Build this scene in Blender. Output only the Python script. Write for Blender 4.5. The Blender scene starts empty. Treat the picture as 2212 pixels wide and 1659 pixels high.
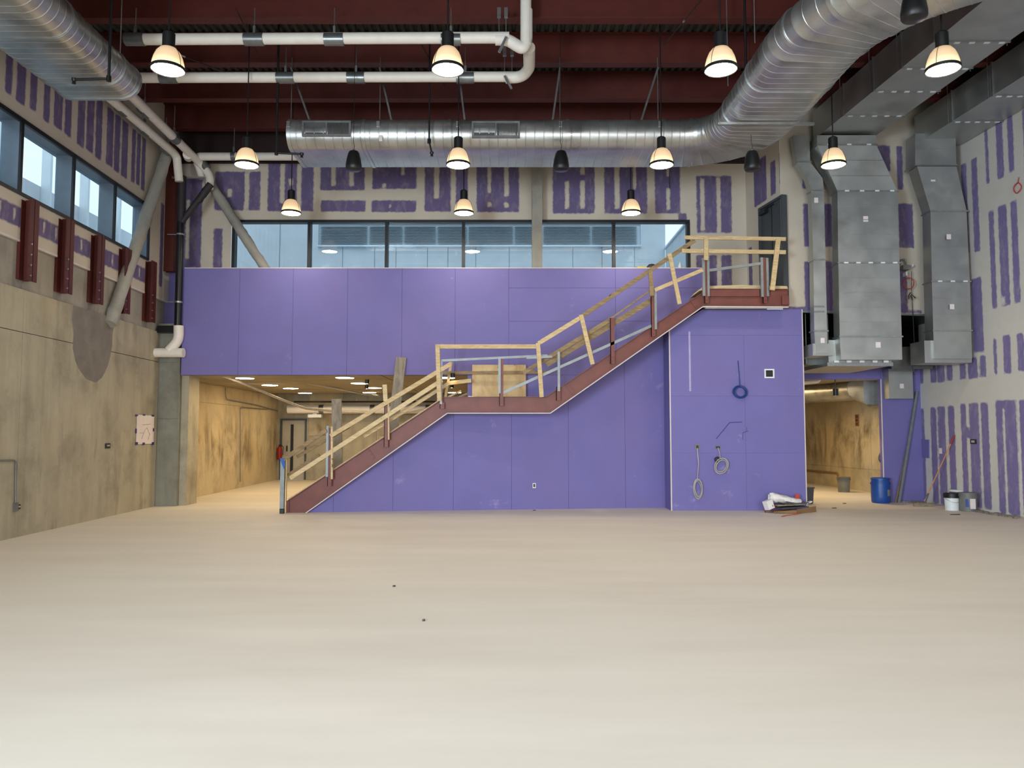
import bpy, math, random
import numpy as np
from mathutils import Vector, Matrix
random.seed(7)
C = bpy.context.scene.collection
S = bpy.context.scene
# ------------------------------------------------------------------ camera
F, U0, V0, HZ = 1661.0, 1106.0, 829.5, 935.0
PITCH = math.atan((HZ - V0) / F)
EYE = Vector((0, 0, 1.65))
cam = bpy.data.cameras.new('camera')
camo = bpy.data.objects.new('camera', cam); C.objects.link(camo)
cam.sensor_fit = 'HORIZONTAL'; cam.sensor_width = 36.0; cam.lens = F / 2212 * 36.0
cam.clip_start = 0.05; cam.clip_end = 300
camo.location = EYE; camo.rotation_euler = (math.pi / 2 + PITCH, 0, 0)
S.camera = camo
# ------------------------------------------------------------------ world, daylight, exposure
w = bpy.data.worlds.new('overcast_sky'); S.world = w; w.use_nodes = True
bg = w.node_tree.nodes['Background']
bg.inputs[0].default_value = (0.74, 0.87, 1.0, 1); bg.inputs[1].default_value = 1.35
def area(name, loc, rot, sx, sy, power, col):
    l = bpy.data.lights.new(name, 'AREA'); l.shape = 'RECTANGLE'; l.size = sx; l.size_y = sy
    l.energy = power; l.color = col
    o = bpy.data.objects.new(name, l); C.objects.link(o); o.location = loc; o.rotation_euler = rot
    return o
# daylight entering by the glazed wall behind the camera (faces +Y) and a bluish fill, added out of view at left to brighten the right wall
ar = area('daylight_rear', (0.0, -5.9, 2.6), (math.radians(76), 0, 0), 15.0, 4.2, 560, (1.0, 0.98, 0.95)); ar.data.spread = math.radians(105)
al = area('daylight_fill_left', (-7.2, -2.6, 2.4), (math.radians(90), 0, math.radians(-48)), 4.6, 3.4, 1650, (0.70, 0.86, 1.0)); al.data.spread = math.radians(125)
area('near_lamp_fill', (1.0, 3.4, 6.6), (0, 0, 0), 14.0, 7.0, 150, (1.0, 0.96, 0.90))   # added area light standing in for unseen lamp rows above the camera
S.view_settings.view_transform = 'Standard'; S.view_settings.look = 'None'
S.view_settings.gamma = 1.0; S.view_settings.use_curve_mapping = False
S.view_settings.exposure = 0.2
S.cycles.max_bounces = 8; S.cycles.diffuse_bounces = 4; S.cycles.glossy_bounces = 4
S.cycles.transmission_bounces = 6; S.cycles.transparent_max_bounces = 8
S.cycles.caustics_reflective = False; S.cycles.caustics_refractive = False
S.cycles.sample_clamp_indirect = 6.0
# ------------------------------------------------------------------ geometry of the view
def ray(u, v):
    a = (u - U0) / F; b = (V0 - v) / F
    return Vector((a, math.cos(PITCH) - b * math.sin(PITCH), math.sin(PITCH) + b * math.cos(PITCH)))
def P(u, v, Y):
    d = ray(u, v); return EYE + d * (Y / d.y)
def G(u, v, z=0.0):
    d = ray(u, v); return EYE + d * ((z - 1.65) / d.z)
def hit(u, v, A, B):                                  # vertical plane over the plan line A-B
    d = ray(u, v); n = Vector((B[1] - A[1], A[0] - B[0])); den = n.x * d.x + n.y * d.y
    t = (n.x * A[0] + n.y * A[1]) / den
    return EYE + d * t
# ------------------------------------------------------------------ materials
def lin(c):
    return tuple(((x / 255) / 12.92 if x / 255 <= 0.04045 else ((x / 255 + 0.055) / 1.055) ** 2.4) for x in c) + (1,)
M = {}
def nt(name):
    m = bpy.data.materials.new(name); m.use_nodes = True; n = m.node_tree
    return m, n, n.nodes['Principled BSDF']
def node(n, t, **k):
    x = n.nodes.new(t)
    for a, b in k.items(): setattr(x, a, b)
    return x
def coord(n, scale=(1, 1, 1)):
    g = node(n, 'ShaderNodeNewGeometry'); mp = node(n, 'ShaderNodeMapping'); mp.inputs['Scale'].default_value = scale
    n.links.new(g.outputs['Position'], mp.inputs['Vector']); return mp.outputs[0]
def noise(n, vec, scale, detail=4, rough=0.55, dist=0.0):
    x = node(n, 'ShaderNodeTexNoise'); x.inputs['Scale'].default_value = scale; x.inputs['Detail'].default_value = detail
    x.inputs['Roughness'].default_value = rough; x.inputs['Distortion'].default_value = dist
    n.links.new(vec, x.inputs['Vector']); return x.outputs['Fac']
def ramp(n, fac, stops):
    r = node(n, 'ShaderNodeValToRGB'); e = r.color_ramp.elements
    while len(e) < len(stops): e.new(0.5)
    for i, (p, c) in enumerate(stops):
        e[i].position = p; e[i].color = c if len(c) == 4 else tuple(c) + (1,)
    n.links.new(fac, r.inputs[0]); return r.outputs[0]
def mixc(n, fac, a, b, mode='MIX'):
    x = node(n, 'ShaderNodeMix', data_type='RGBA', blend_type=mode)
    for sock, val in ((x.inputs[0], fac), (x.inputs[6], a), (x.inputs[7], b)):
        if hasattr(val, 'is_output'): n.links.new(val, sock)
        else: sock.default_value = val
    return x.outputs[2]
def maprange(n, val, a, b, c=0.0, d=1.0):
    x = node(n, 'ShaderNodeMapRange'); n.links.new(val, x.inputs[0])
    for i, q in zip((1, 2, 3, 4), (a, b, c, d)): x.inputs[i].default_value = q
    return x.outputs[0]
def math_(n, op, a, b=0.0):
    x = node(n, 'ShaderNodeMath', operation=op)
    for i, val in enumerate((a, b)):
        if hasattr(val, 'is_output'): n.links.new(val, x.inputs[i])
        else: x.inputs[i].default_value = val
    return x.outputs[0]
def bump(n, bsdf, h, strength=0.3, dist=0.01):
    b = node(n, 'ShaderNodeBump'); b.inputs['Strength'].default_value = strength; b.inputs['Distance'].default_value = dist
    n.links.new(h, b.inputs['Height']); n.links.new(b.outputs[0], bsdf.inputs['Normal'])
def simple(key, col, rough=0.6, metal=0.0, var=0.12, scale=6.0, bmp=0.0, emit=None, spec=None, stretch=(1, 1, 1)):
    m, n, b = nt(key); c = lin(col)
    f = noise(n, coord(n, stretch), scale)
    lo = tuple(x * (1 - var) for x in c[:3]) + (1,); hi = tuple(min(1, x * (1 + var)) for x in c[:3]) + (1,)
    n.links.new(ramp(n, f, [(0.3, lo), (0.7, hi)]), b.inputs['Base Color'])
    b.inputs['Roughness'].default_value = rough; b.inputs['Metallic'].default_value = metal
    if spec is not None: b.inputs['Specular IOR Level'].default_value = spec
    if bmp: bump(n, b, f, bmp)
    if emit: b.inputs['Emission Color'].default_value = lin(emit[0]); b.inputs['Emission Strength'].default_value = emit[1]
    M[key] = m; return m
simple('purple_board', (112, 107, 168), 0.75, var=0.05, scale=1.3)
simple('purple_seam', (92, 84, 136), 0.8, var=0.1)
simple('purple_scuff', (172, 162, 200), 0.8, var=0.1)
simple('tan_mud', (176, 164, 148), 0.8, var=0.1)
simple('white_edge', (214, 204, 200), 0.7, var=0.05)
simple('red_steel', (80, 28, 20), 0.55, var=0.16, scale=3, bmp=0.05)
simple('dark_steel', (38, 18, 15), 0.6, var=0.2, scale=3)
simple('stair_steel', (110, 56, 48), 0.5, var=0.16, scale=5, bmp=0.05)
simple('black_metal', (20, 20, 21), 0.45, var=0.1)
simple('black_rubber', (14, 14, 15), 0.35, var=0.1)
simple('white_pipe', (226, 220, 210), 0.5, var=0.04)
simple('grey_band', (128, 132, 132), 0.35, metal=0.7, var=0.15)
simple('zinc', (170, 172, 172), 0.35, metal=0.85, var=0.15, scale=12)
simple('stud_zinc', (132, 138, 140), 0.5, metal=0.5, var=0.12, scale=9)
simple('window_frame_black', (28, 30, 33), 0.4, var=0.1)
simple('mullion_grey', (118, 132, 146), 0.45, metal=0.3, var=0.06)
simple('paper', (226, 216, 214), 0.8, var=0.05, scale=9)
simple('blue_tape', (38, 92, 175), 0.6, var=0.1)
simple('navy_tape', (44, 48, 110), 0.6, var=0.1)
simple('blue_plastic', (24, 72, 148), 0.4, var=0.12, scale=8)
simple('grey_plastic', (112, 114, 110), 0.5, var=0.1)
simple('dark_grey_plastic', (74, 78, 82), 0.5, var=0.1)
simple('white_plastic', (222, 228, 232), 0.4, var=0.04)
simple('label_blue', (70, 92, 170), 0.5, var=0.15, scale=30)
simple('cardboard', (142, 108, 76), 0.8, var=0.1)
simple('red_plastic', (150, 30, 26), 0.5, var=0.1)
simple('orange_cord', (206, 104, 66), 0.6, var=0.1)
simple('red_cable', (186, 66, 52), 0.6, var=0.1)
simple('blue_cable', (38, 70, 140), 0.6, var=0.1)
simple('grey_cable', (176, 172, 166), 0.6, var=0.1)
simple('yellow_cable', (196, 160, 40), 0.6, var=0.1)
simple('dark_cable', (44, 40, 44), 0.6, var=0.1)
simple('outlet_dark', (40, 38, 40), 0.5, var=0.2, scale=20)
simple('white_fabric', (232, 230, 226), 0.7, var=0.04, scale=15)
simple('yellow_plastic', (188, 170, 60), 0.5)
simple('broom_wood', (190, 130, 80), 0.6, var=0.15, scale=15)
simple('door_grey', (66, 72, 76), 0.5, var=0.06)
simple('door_pale', (176, 170, 152), 0.5, var=0.04)
simple('rubble', (130, 124, 116), 0.9, var=0.3, scale=20, bmp=0.4)
simple('ext_panel', (204, 210, 216), 0.6, var=0.05, scale=2)
simple('ext_louver', (192, 200, 206), 0.5, var=0.06, scale=2)
simple('ext_trim', (206, 220, 230), 0.5, var=0.03)
simple('ceiling_deck', (84, 86, 82), 0.55, metal=0.35, var=0.25, scale=8)
simple('soffit', (150, 138, 112), 0.85, var=0.16, scale=1.2)
simple('rear_wall', (196, 188, 176), 0.8, var=0.04)
simple('mortar', (126, 120, 112), 0.9, var=0.16, scale=3.5, bmp=0.3)
simple('duct_dark', (98, 100, 98), 0.45, metal=0.6, var=0.2, scale=5)
def overlay(key, scale, stretch, lo, hi, col, amt):
    n = M[key].node_tree; b = n.nodes['Principled BSDF']; src = b.inputs['Base Color'].links[0].from_socket
    f = maprange(n, noise(n, coord(n, stretch), scale, 8, 0.7), lo, hi)
    n.links.new(mixc(n, math_(n, 'MULTIPLY', f, amt), src, lin(col)), b.inputs['Base Color'])
overlay('purple_board', 1.9, (1, 1, 1), .64, .78, (196, 188, 214), .45)
overlay('purple_board', 0.5, (1, 1, 1), .45, .7, (124, 108, 158), .4)
overlay('ext_panel', 2.6, (2.4, 2.4, .5), .62, .7, (250, 252, 255), .8)
overlay('stair_steel', 5, (1, 1, 1), .7, .76, (170, 150, 140), .5)
# galvanised sheet
def galv(key, col, rough=0.34, dirt=0.3):
    m, n, b = nt(key); c = lin(col)
    v = coord(n); f = noise(n, v, 2.2, 6, 0.6); f2 = noise(n, v, 40, 3)
    a = mixc(n, maprange(n, f, 0.35, 0.7), tuple(x * (1 - dirt) for x in c[:3]) + (1,), c)
    n.links.new(a, b.inputs['Base Color']); b.inputs['Metallic'].default_value = 0.85
    n.links.new(maprange(n, f, 0.3, 0.7, rough - 0.07, rough + 0.12), b.inputs['Roughness'])
    bump(n, b, math_(n, 'ADD', math_(n, 'MULTIPLY', f2, 0.05), noise(n, v, 1.7, 2)), 0.12, 0.05)
    M[key] = m
galv('galvanised', (196, 198, 196)); galv('galvanised_rect', (184, 188, 186), 0.42, 0.15)
# concrete
def concrete(key, col, streak=0.25, stain=None):
    m, n, b = nt(key); c = lin(col)
    v = coord(n); f = noise(n, v, 1.1, 8, 0.65); g = noise(n, coord(n, (2.2, 2.2, 0.22)), 1.6, 6, 0.6); h = noise(n, v, 22, 6, 0.7)
    lo = tuple(x * (1 - 0.42) for x in c[:3]) + (1,); hi = tuple(min(1, x * 1.2) for x in c[:3]) + (1,)
    a = ramp(n, f, [(0.25, lo), (0.5, c), (0.75, hi)])
    a = mixc(n, math_(n, 'MULTIPLY', maprange(n, g, 0.44, 0.72), streak * 2.2), a, tuple(x * 0.55 for x in c[:3]) + (1,))
    warm = (c[0] * 1.0, c[1] * 0.87, c[2] * 0.66, 1)
    a = mixc(n, math_(n, 'MULTIPLY', maprange(n, noise(n, v, 0.45, 3), 0.5, 0.7), 0.5), a, warm)
    pits = maprange(n, h, 0.72, 0.78); a = mixc(n, math_(n, 'MULTIPLY', pits, 0.6), a, tuple(x * 0.3 for x in c[:3]) + (1,))
    if stain:
        z0, z1, z2, z3 = stain
        sep = node(n, 'ShaderNodeSeparateXYZ'); n.links.new(v, sep.inputs[0])
        k = math_(n, 'MULTIPLY', maprange(n, sep.outputs[2], z0, z1), maprange(n, sep.outputs[2], z2, z3, 1, 0))
        s = maprange(n, noise(n, coord(n, (1, 1, 0.35)), 1.35, 7, 0.7, 0.6), 0.45, 0.66)
        a = mixc(n, math_(n, 'MULTIPLY', math_(n, 'MULTIPLY', k, s), 0.85), a, lin((92, 74, 54)))
    n.links.new(a, b.inputs['Base Color']); b.inputs['Roughness'].default_value = 0.88
    bump(n, b, math_(n, 'ADD', math_(n, 'MULTIPLY', h, 0.4), f), 0.25, 0.02)
    M[key] = m
concrete('concrete_wall', (172, 165, 144), 0.2); concrete('concrete_grey', (134, 134, 122), 0.25)
concrete('concrete_upper', (160, 155, 144), 0.2)
concrete('concrete_stained', (198, 184, 152), 0.12, (0.2, 1.0, 1.7, 2.4))
concrete('fireproofing', (158, 155, 146), 0.1)
overlay('concrete_wall', 1.1, (1.6, 1.6, .5), .56, .72, (112, 102, 86), .55)
overlay('concrete_wall', 2.4, (1, 1, 2), .66, .74, (196, 188, 168), .5)
overlay('concrete_upper', 1.4, (1, 1, .5), .55, .7, (112, 108, 100), .45)
overlay('concrete_grey', 1.4, (1, 1, .6), .55, .7, (96, 98, 90), .5)
# mud and tape over purple board: attribute 'sd' is the distance to the bare-board patches
def mudded(key, mud, board):
    m, n, b = nt(key)
    at = node(n, 'ShaderNodeAttribute', attribute_name='sd')
    v = coord(n); nz = noise(n, v, 9, 5, 0.6); nz2 = noise(n, v, 2.3, 5, 0.6)
    d = math_(n, 'ADD', at.outputs['Fac'], math_(n, 'MULTIPLY', math_(n, 'SUBTRACT', nz, 0.5), 0.07))
    k = maprange(n, d, -0.004, 0.03)
    mu = ramp(n, nz2, [(0.3, tuple(x * 0.93 for x in lin(mud)[:3])), (0.7, lin(mud))])
    bo = mixc(n, math_(n, 'MULTIPLY', maprange(n, noise(n, coord(n, (1, 1, 0.4)), 7, 5, 0.7), 0.5, 0.8), 0.3), lin(board), lin(mud))
    n.links.new(mixc(n, k, bo, mu), b.inputs['Base Color']); b.inputs['Roughness'].default_value = 0.8
    bump(n, b, nz, 0.08, 0.01); M[key] = m
mudded('mudded_wall', (206, 196, 180), (104, 92, 132))
mudded('mudded_right', (212, 208, 200), (122, 112, 158))
# floor protection board
m, n, b = nt('floor_board'); v = coord(n)
f = noise(n, coord(n, (0.35, 1.6, 1)), 0.9, 6, 0.6); f2 = noise(n, v, 0.25, 3); f3 = noise(n, v, 30, 3)
a = ramp(n, f, [(0.3, lin((214, 206, 193))), (0.7, lin((226, 219, 206)))])
a = mixc(n, math_(n, 'MULTIPLY', maprange(n, f2, 0.4, 0.65), 0.35), a, lin((217, 215, 203)))
a = mixc(n, math_(n, 'MULTIPLY', maprange(n, noise(n, coord(n, (0.25, 2.6, 1)), 1.1, 7, 0.75), 0.6, 0.68), 0.12), a, lin((190, 182, 166)))
n.links.new(a, b.inputs['Base Color']); b.inputs['Roughness'].default_value = 0.62
b.inputs['Specular IOR Level'].default_value = 0.3
bump(n, b, f3, 0.04, 0.005); M['floor_board'] = m
# wood
def wood(key, col, dark, stretch):
    m, n, b = nt(key)
    tc = node(n, 'ShaderNodeTexCoord'); mp = node(n, 'ShaderNodeMapping'); mp.inputs['Scale'].default_value = stretch
    n.links.new(tc.outputs['Object'], mp.inputs[0])
    f = noise(n, mp.outputs[0], 3.0, 5, 0.6, 0.8); kn = noise(n, coord(n, (1, 1, 1)), 5.5, 2)
    a = ramp(n, f, [(0.35, lin(dark)), (0.6, lin(col))])
    a = mixc(n, maprange(n, kn, 0.70, 0.76), a, lin(tuple(int(x * 0.55) for x in dark)))
    n.links.new(a, b.inputs['Base Color']); b.inputs['Roughness'].default_value = 0.7; M[key] = m
wood('lumber', (204, 182, 140), (180, 154, 112), (1.5, 8, 8)); wood('lumber_pale', (212, 192, 152), (190, 168, 126), (1.5, 8, 8))
wood('lumber_old', (150, 128, 92), (120, 100, 72), (1.5, 8, 8)); wood('grey_plank', (150, 140, 122), (122, 112, 98), (4, 4, 1))
wood('plywood', (212, 186, 142), (186, 156, 110), (1.2, 1, 0.5))
# lamp parts and glass
def emis(key, stops=None, col=(255, 214, 160), strength=1.0):
    m, n, b = nt(key); b.inputs['Base Color'].default_value = (0.5, 0.4, 0.28, 1); b.inputs['Roughness'].default_value = 0.3
    b.inputs['Emission Color'].default_value = lin(col); b.inputs['Emission Strength'].default_value = strength
    if stops:
        tc = node(n, 'ShaderNodeTexCoord'); sp = node(n, 'ShaderNodeSeparateXYZ'); n.links.new(tc.outputs['Generated'], sp.inputs[0])
        n.links.new(ramp(n, sp.outputs[2], stops), b.inputs['Emission Color'])
    M[key] = m
emis('lamp_dome', [(0.0, (2.2, 1.6, 0.9, 1)), (0.45, (1.0, 0.66, 0.34, 1)), (1.0, (0.75, 0.48, 0.27, 1))], strength=0.62)
emis('lamp_lens', col=(255, 238, 212), strength=88)
emis('disc_light', col=(255, 224, 176), strength=50)
emis('spot_lens', col=(255, 214, 150), strength=30)
m, n, b = nt('window_glass')
tr = node(n, 'ShaderNodeBsdfTransparent'); tr.inputs[0].default_value = (0.90, 0.96, 0.97, 1)
gl = node(n, 'ShaderNodeBsdfGlossy'); gl.inputs['Roughness'].default_value = 0.01
fr = node(n, 'ShaderNodeFresnel'); fr.inputs[0].default_value = 1.75
mx = node(n, 'ShaderNodeMixShader'); gb = node(n, 'ShaderNodeNewGeometry'); n.links.new(math_(n, 'MULTIPLY', fr.outputs[0], math_(n, 'SUBTRACT', 1.0, gb.outputs['Backfacing'])), mx.inputs[0]); n.links.new(tr.outputs[0], mx.inputs[1]); n.links.new(gl.outputs[0], mx.inputs[2])
n.links.new(mx.outputs[0], n.nodes['Material Output'].inputs[0]); n.nodes.remove(b); M['window_glass'] = m
# ------------------------------------------------------------------ mesh building
class MB:
    def __init__(s): s.v = []; s.f = []
    def add(s, vs, fs):
        o = len(s.v); s.v += [Vector(x) for x in vs]; s.f += [tuple(i + o for i in f) for f in fs]; return s
    def box(s, a, b):
        x0, y0, z0 = (min(a[i], b[i]) for i in range(3)); x1, y1, z1 = (max(a[i], b[i]) for i in range(3))
        return s.hexa([(x0, y0, z0), (x1, y0, z0), (x1, y1, z0), (x0, y1, z0), (x0, y0, z1), (x1, y0, z1), (x1, y1, z1), (x0, y1, z1)])
    def hexa(s, p):
        return s.add(p, [(0, 3, 2, 1), (4, 5, 6, 7), (0, 1, 5, 4), (1, 2, 6, 5), (2, 3, 7, 6), (3, 0, 4, 7)])
    def bar(s, p, q, wd, ht, up=(0, 0, 1)):          # wd across, ht along up
        p = Vector(p); q = Vector(q); d = (q - p).normalized(); up = Vector(up)
        if abs(d.dot(up)) > 0.98: up = Vector((0, 1, 0))
        x = d.cross(up).normalized(); y = x.cross(d).normalized(); x *= wd / 2; y *= ht / 2
        return s.hexa([p - x - y, p + x - y, q + x - y, q - x - y, p - x + y, p + x + y, q + x + y, q - x + y])
    def tube(s, pts, r, nseg=12, cap=True):
        pts = [Vector(p) for p in pts]; rs = r if hasattr(r, '__len__') else [r] * len(pts)
        rings = []; prev = None
        for i, p in enumerate(pts):
            t = ((pts[min(i + 1, len(pts) - 1)] - p).normalized() + (p - pts[max(i - 1, 0)]).normalized())
            t = t.normalized() if t.length > 1e-6 else Vector((0, 0, 1))
            if prev is None:
                a = Vector((0, 0, 1)) if abs(t.z) < 0.9 else Vector((1, 0, 0)); x = t.cross(a).normalized()
            else:
                x = (prev - t * prev.dot(t)).normalized()
            y = t.cross(x).normalized(); prev = x
            rings.append([p + (x * math.cos(k * 2 * math.pi / nseg) + y * math.sin(k * 2 * math.pi / nseg)) * rs[i] for k in range(nseg)])
        return s.loft(rings, cap)
    def loft(s, rings, cap=True, closed=True):
        n_ = len(rings[0]); vs = [q for r in rings for q in r]; fs = []
        for i in range(len(rings) - 1):
            for k in range(n_ if closed else n_ - 1):
                k2 = (k + 1) % n_; fs.append((i * n_ + k, i * n_ + k2, (i + 1) * n_ + k2, (i + 1) * n_ + k))
        if cap: fs.append(tuple(range(n_))[::-1]); fs.append(tuple((len(rings) - 1) * n_ + k for k in range(n_)))
        return s.add(vs, fs)
    def lathe(s, c, prof, nseg=24, cap=False, tilt=None):
        c = Vector(c); rings = []
        for r, z in prof:
            ring = [Vector((r * math.cos(k * 2 * math.pi / nseg), r * math.sin(k * 2 * math.pi / nseg), z)) for k in range(nseg)]
            if tilt: ring = [tilt @ q for q in ring]
            rings.append([c + q for q in ring])
        return s.loft(rings, cap)
    def prism(s, pts, off):                           # extrude a planar polygon by a vector
        off = Vector(off); n_ = len(pts); a = [Vector(p) for p in pts]; b_ = [p + off for p in a]
        return s.add(a + b_, [tuple(range(n_))[::-1], tuple(range(n_, 2 * n_))] + [(i, (i + 1) % n_, n_ + (i + 1) % n_, n_ + i) for i in range(n_)])
ORG = {}
def obj(name, mb, mat, parent=None, kind=None, label=None, smooth=None, nrm=True):
    me = bpy.data.meshes.new(name)
    if parent is not None: o0 = ORG[parent.name]
    else:
        xs = mb.v; o0 = Vector(((min(p.x for p in xs) + max(p.x for p in xs)) / 2, (min(p.y for p in xs) + max(p.y for p in xs)) / 2, min(p.z for p in xs)))
    me.from_pydata([p - o0 for p in mb.v], [], mb.f); me.materials.append(M[mat])
    if nrm:
        import bmesh
        bm = bmesh.new(); bm.from_mesh(me); bmesh.ops.recalc_face_normals(bm, faces=bm.faces); bm.to_mesh(me); bm.free()
    if smooth:
        me.polygons.foreach_set('use_smooth', [True] * len(me.polygons)); me.set_sharp_from_angle(angle=math.radians(smooth))
    o = bpy.data.objects.new(name, me); C.objects.link(o)
    if parent is not None: o.parent = parent
    else: o.location = o0
    ORG[o.name] = o0
    if kind: o['kind'] = kind
    if label: o['label'] = label
    return o
def thing(name, label, cat, loc, group=None):
    o = bpy.data.objects.new(name, None); C.objects.link(o); o.location = loc; o.empty_display_size = 0.2
    o['label'] = label; o['category'] = cat
    if group: o['group'] = group
    ORG[o.name] = Vector(loc); return o
def tag(o, label, cat, group=None, kind=None):
    o['label'] = label; o['category'] = cat
    if group: o['group'] = group
    if kind: o['kind'] = kind
    return o
def struct(name, mb, mat, label=None, **k):
    return obj(name, mb, mat, kind='structure', label=label, **k)
def dup(root, delta, label):
    r = root.copy(); C.objects.link(r); r.location = root.location + Vector(delta); r['label'] = label
    for ch in root.children:
        c = ch.copy(); C.objects.link(c); c.parent = r
        for g in ch.children:
            d = g.copy(); C.objects.link(d); d.parent = c
    return r
def fillet(pts, r, n=6):
    pts = [Vector(p) for p in pts]; out = [pts[0]]
    for i in range(1, len(pts) - 1):
        a, p, b_ = pts[i - 1], pts[i], pts[i + 1]; d1 = (a - p); d2 = (b_ - p)
        rr = min(r, d1.length * 0.49, d2.length * 0.49); s = p + d1.normalized() * rr; e = p + d2.normalized() * rr
        for k in range(n + 1):
            t = k / n; out.append(s * (1 - t) ** 2 + p * 2 * t * (1 - t) + e * t * t)
    out.append(pts[-1]); return out
# ------------------------------------------------------------------ plan of the hall
ZT = 9.25                                   # underside of the roof deck
YB = 18.1                                   # upper back wall
YP = 17.4                                   # face of the purple upstand
def XL(Y): return -7.83 - 0.039 * (Y - 11.76)
def XR(Y): return 9.84 - 0.063 * (Y - 18.5)
LW = ((XL(0), 0), (XL(20), 20)); RW = ((XR(0), 0), (XR(20), 20))
RU = ((5.86, 16.5), (9.96, 17.1))           # upper wall on the right, over the void
DW = ((5.6, 18.1), (5.86, 16.5))            # short wall with the landing door
SW = ((P(630, 1105, 16.1).x, 16.1), (P(1434, 1095, 17.15).x, 17.15))   # purple wall under the stair

# ------------------------------------------------------------------ floor
fl = MB(); xs = [-9.2, 11.6]
fl.add([(-9.2, -6.2, 0), (11.6, -6.2, 0), (11.6, 28, 0), (-9.2, 28, 0), (-9.2, -6.2, -0.2), (11.6, -6.2, -0.2), (11.6, 28, -0.2), (-9.2, 28, -0.2)],
       [(0, 1, 2, 3), (4, 7, 6, 5), (0, 4, 5, 1), (1, 5, 6, 2), (2, 6, 7, 3), (3, 7, 4, 0)])
struct('floor', fl, 'floor_board', 'pale tan board laid over the whole floor of the hall')

# ------------------------------------------------------------------ gridded walls that carry the 'sd' attribute
def sdrect(Sg, Zg, r):
    s0, z0, s1, z1 = r
    dx = np.maximum(s0 - Sg, Sg - s1); dz = np.maximum(z0 - Zg, Zg - z1)
    return np.where((dx > 0) & (dz > 0), np.hypot(dx, dz), np.maximum(dx, dz))
def gridwall(name, A, B, s0, s1, z0, z1, mat, holes=(), bare=(), mudd=(), step=0.045, label=None, parent=None):
    A = Vector(A); B = Vector(B); d = (B - A).normalized()
    ss = set(np.linspace(s0, s1, max(2, int((s1 - s0) / step)))) ; zs = set(np.linspace(z0, z1, max(2, int((z1 - z0) / step))))
    for h in holes:
        for q in (h[0], h[2]):
            if s0 < q < s1: ss.add(q)
        for q in (h[1], h[3]):
            if z0 < q < z1: zs.add(q)
    ss = np.array(sorted(ss)); zs = np.array(sorted(zs))
    Sg, Zg = np.meshgrid(ss, zs)
    sd = np.full(Sg.shape, 1.0)
    for r in bare: sd = np.minimum(sd, sdrect(Sg, Zg, r))
    for r in mudd: sd = np.maximum(sd, -sdrect(Sg, Zg, r))
    ns, nz = len(ss), len(zs)
    co = np.stack([A.x + d.x * Sg.ravel(), A.y + d.y * Sg.ravel(), Zg.ravel()], 1)
    faces = []
    for j in range(nz - 1):
        zc = (zs[j] + zs[j + 1]) / 2
        for i in range(ns - 1):
            sc = (ss[i] + ss[i + 1]) / 2
            if any(h[0] < sc < h[2] and h[1] < zc < h[3] for h in holes): continue
            k = j * ns + i; faces.append((k, k + 1, k + ns + 1, k + ns))
    me = bpy.data.meshes.new(name); me.from_pydata(co.tolist(), [], faces); me.materials.append(M[mat])
    at = me.attributes.new('sd', 'FLOAT', 'POINT'); at.data.foreach_set('value', sd.ravel().astype(np.float32))
    o = bpy.data.objects.new(name, me); C.objects.link(o); ORG[o.name] = Vector((0, 0, 0))
    o['kind'] = 'structure'
    if label: o['label'] = label
    if parent: o.parent = parent
    return o
def swall(A, B, p):
    A = Vector(A); d = (Vector(B) - A).normalized(); return (Vector((p.x, p.y)) - A).dot(d)
def prect(A, B, u0, v0, u1, v1):
    um = (u0 + u1) / 2; a = swall(A, B, hit(u0, v0, A, B)); b_ = swall(A, B, hit(u1, v0, A, B))
    zt = hit(um, v0, A, B).z; zb = hit(um, v1, A, B).z
    return (min(a, b_), min(zt, zb), max(a, b_), max(zt, zb))

# ---- left wall
A, B = LW; sY = lambda Y: swall(A, B, Vector((XL(Y), Y, 0)))
ZW0, ZW1 = 5.45, 6.65
bare = []
for u0, u1 in ((7, 20), (32, 50), (62, 75), (92, 104), (115, 132), (139, 152), (167, 181), (187, 201), (207, 219), (231, 244), (248, 259), (264, 276), (286, 293), (297, 304), (308, 315)):
    a = hit(u0, 300, A, B); b_ = hit(u1, 300, A, B)
    bare.append((sY(a.y), 6.93 + random.uniform(-.03, .03), sY(b_.y), 8.05))
yy = 11.3
while yy > 2:
    bare.append((sY(yy - .16), 6.95, sY(yy), 8.05)); yy -= 0.42 if random.random() < .66 else .6
mudd = []
yy = 17.0
while yy > 6:
    bare.append((sY(yy - 0.98), 4.93, sY(yy), 5.22))
    for q in (0.25, 0.62): mudd.append((sY(yy - q - .08), 4.98, sY(yy - q), 5.2))
    yy -= 1.2
bare += [(sY(17.35), 5.0, sY(17.5), 6.9), (sY(17.75), 5.6, sY(18.0), 6.9)]
wl = gridwall('wall_left', A, B, sY(-6), sY(YB), 4.71, ZT, 'mudded_wall', holes=[(sY(3.0), ZW0, sY(16.72), ZW1)], bare=bare, mudd=mudd, label='left wall, taped drywall above the concrete, with a strip window')
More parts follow.
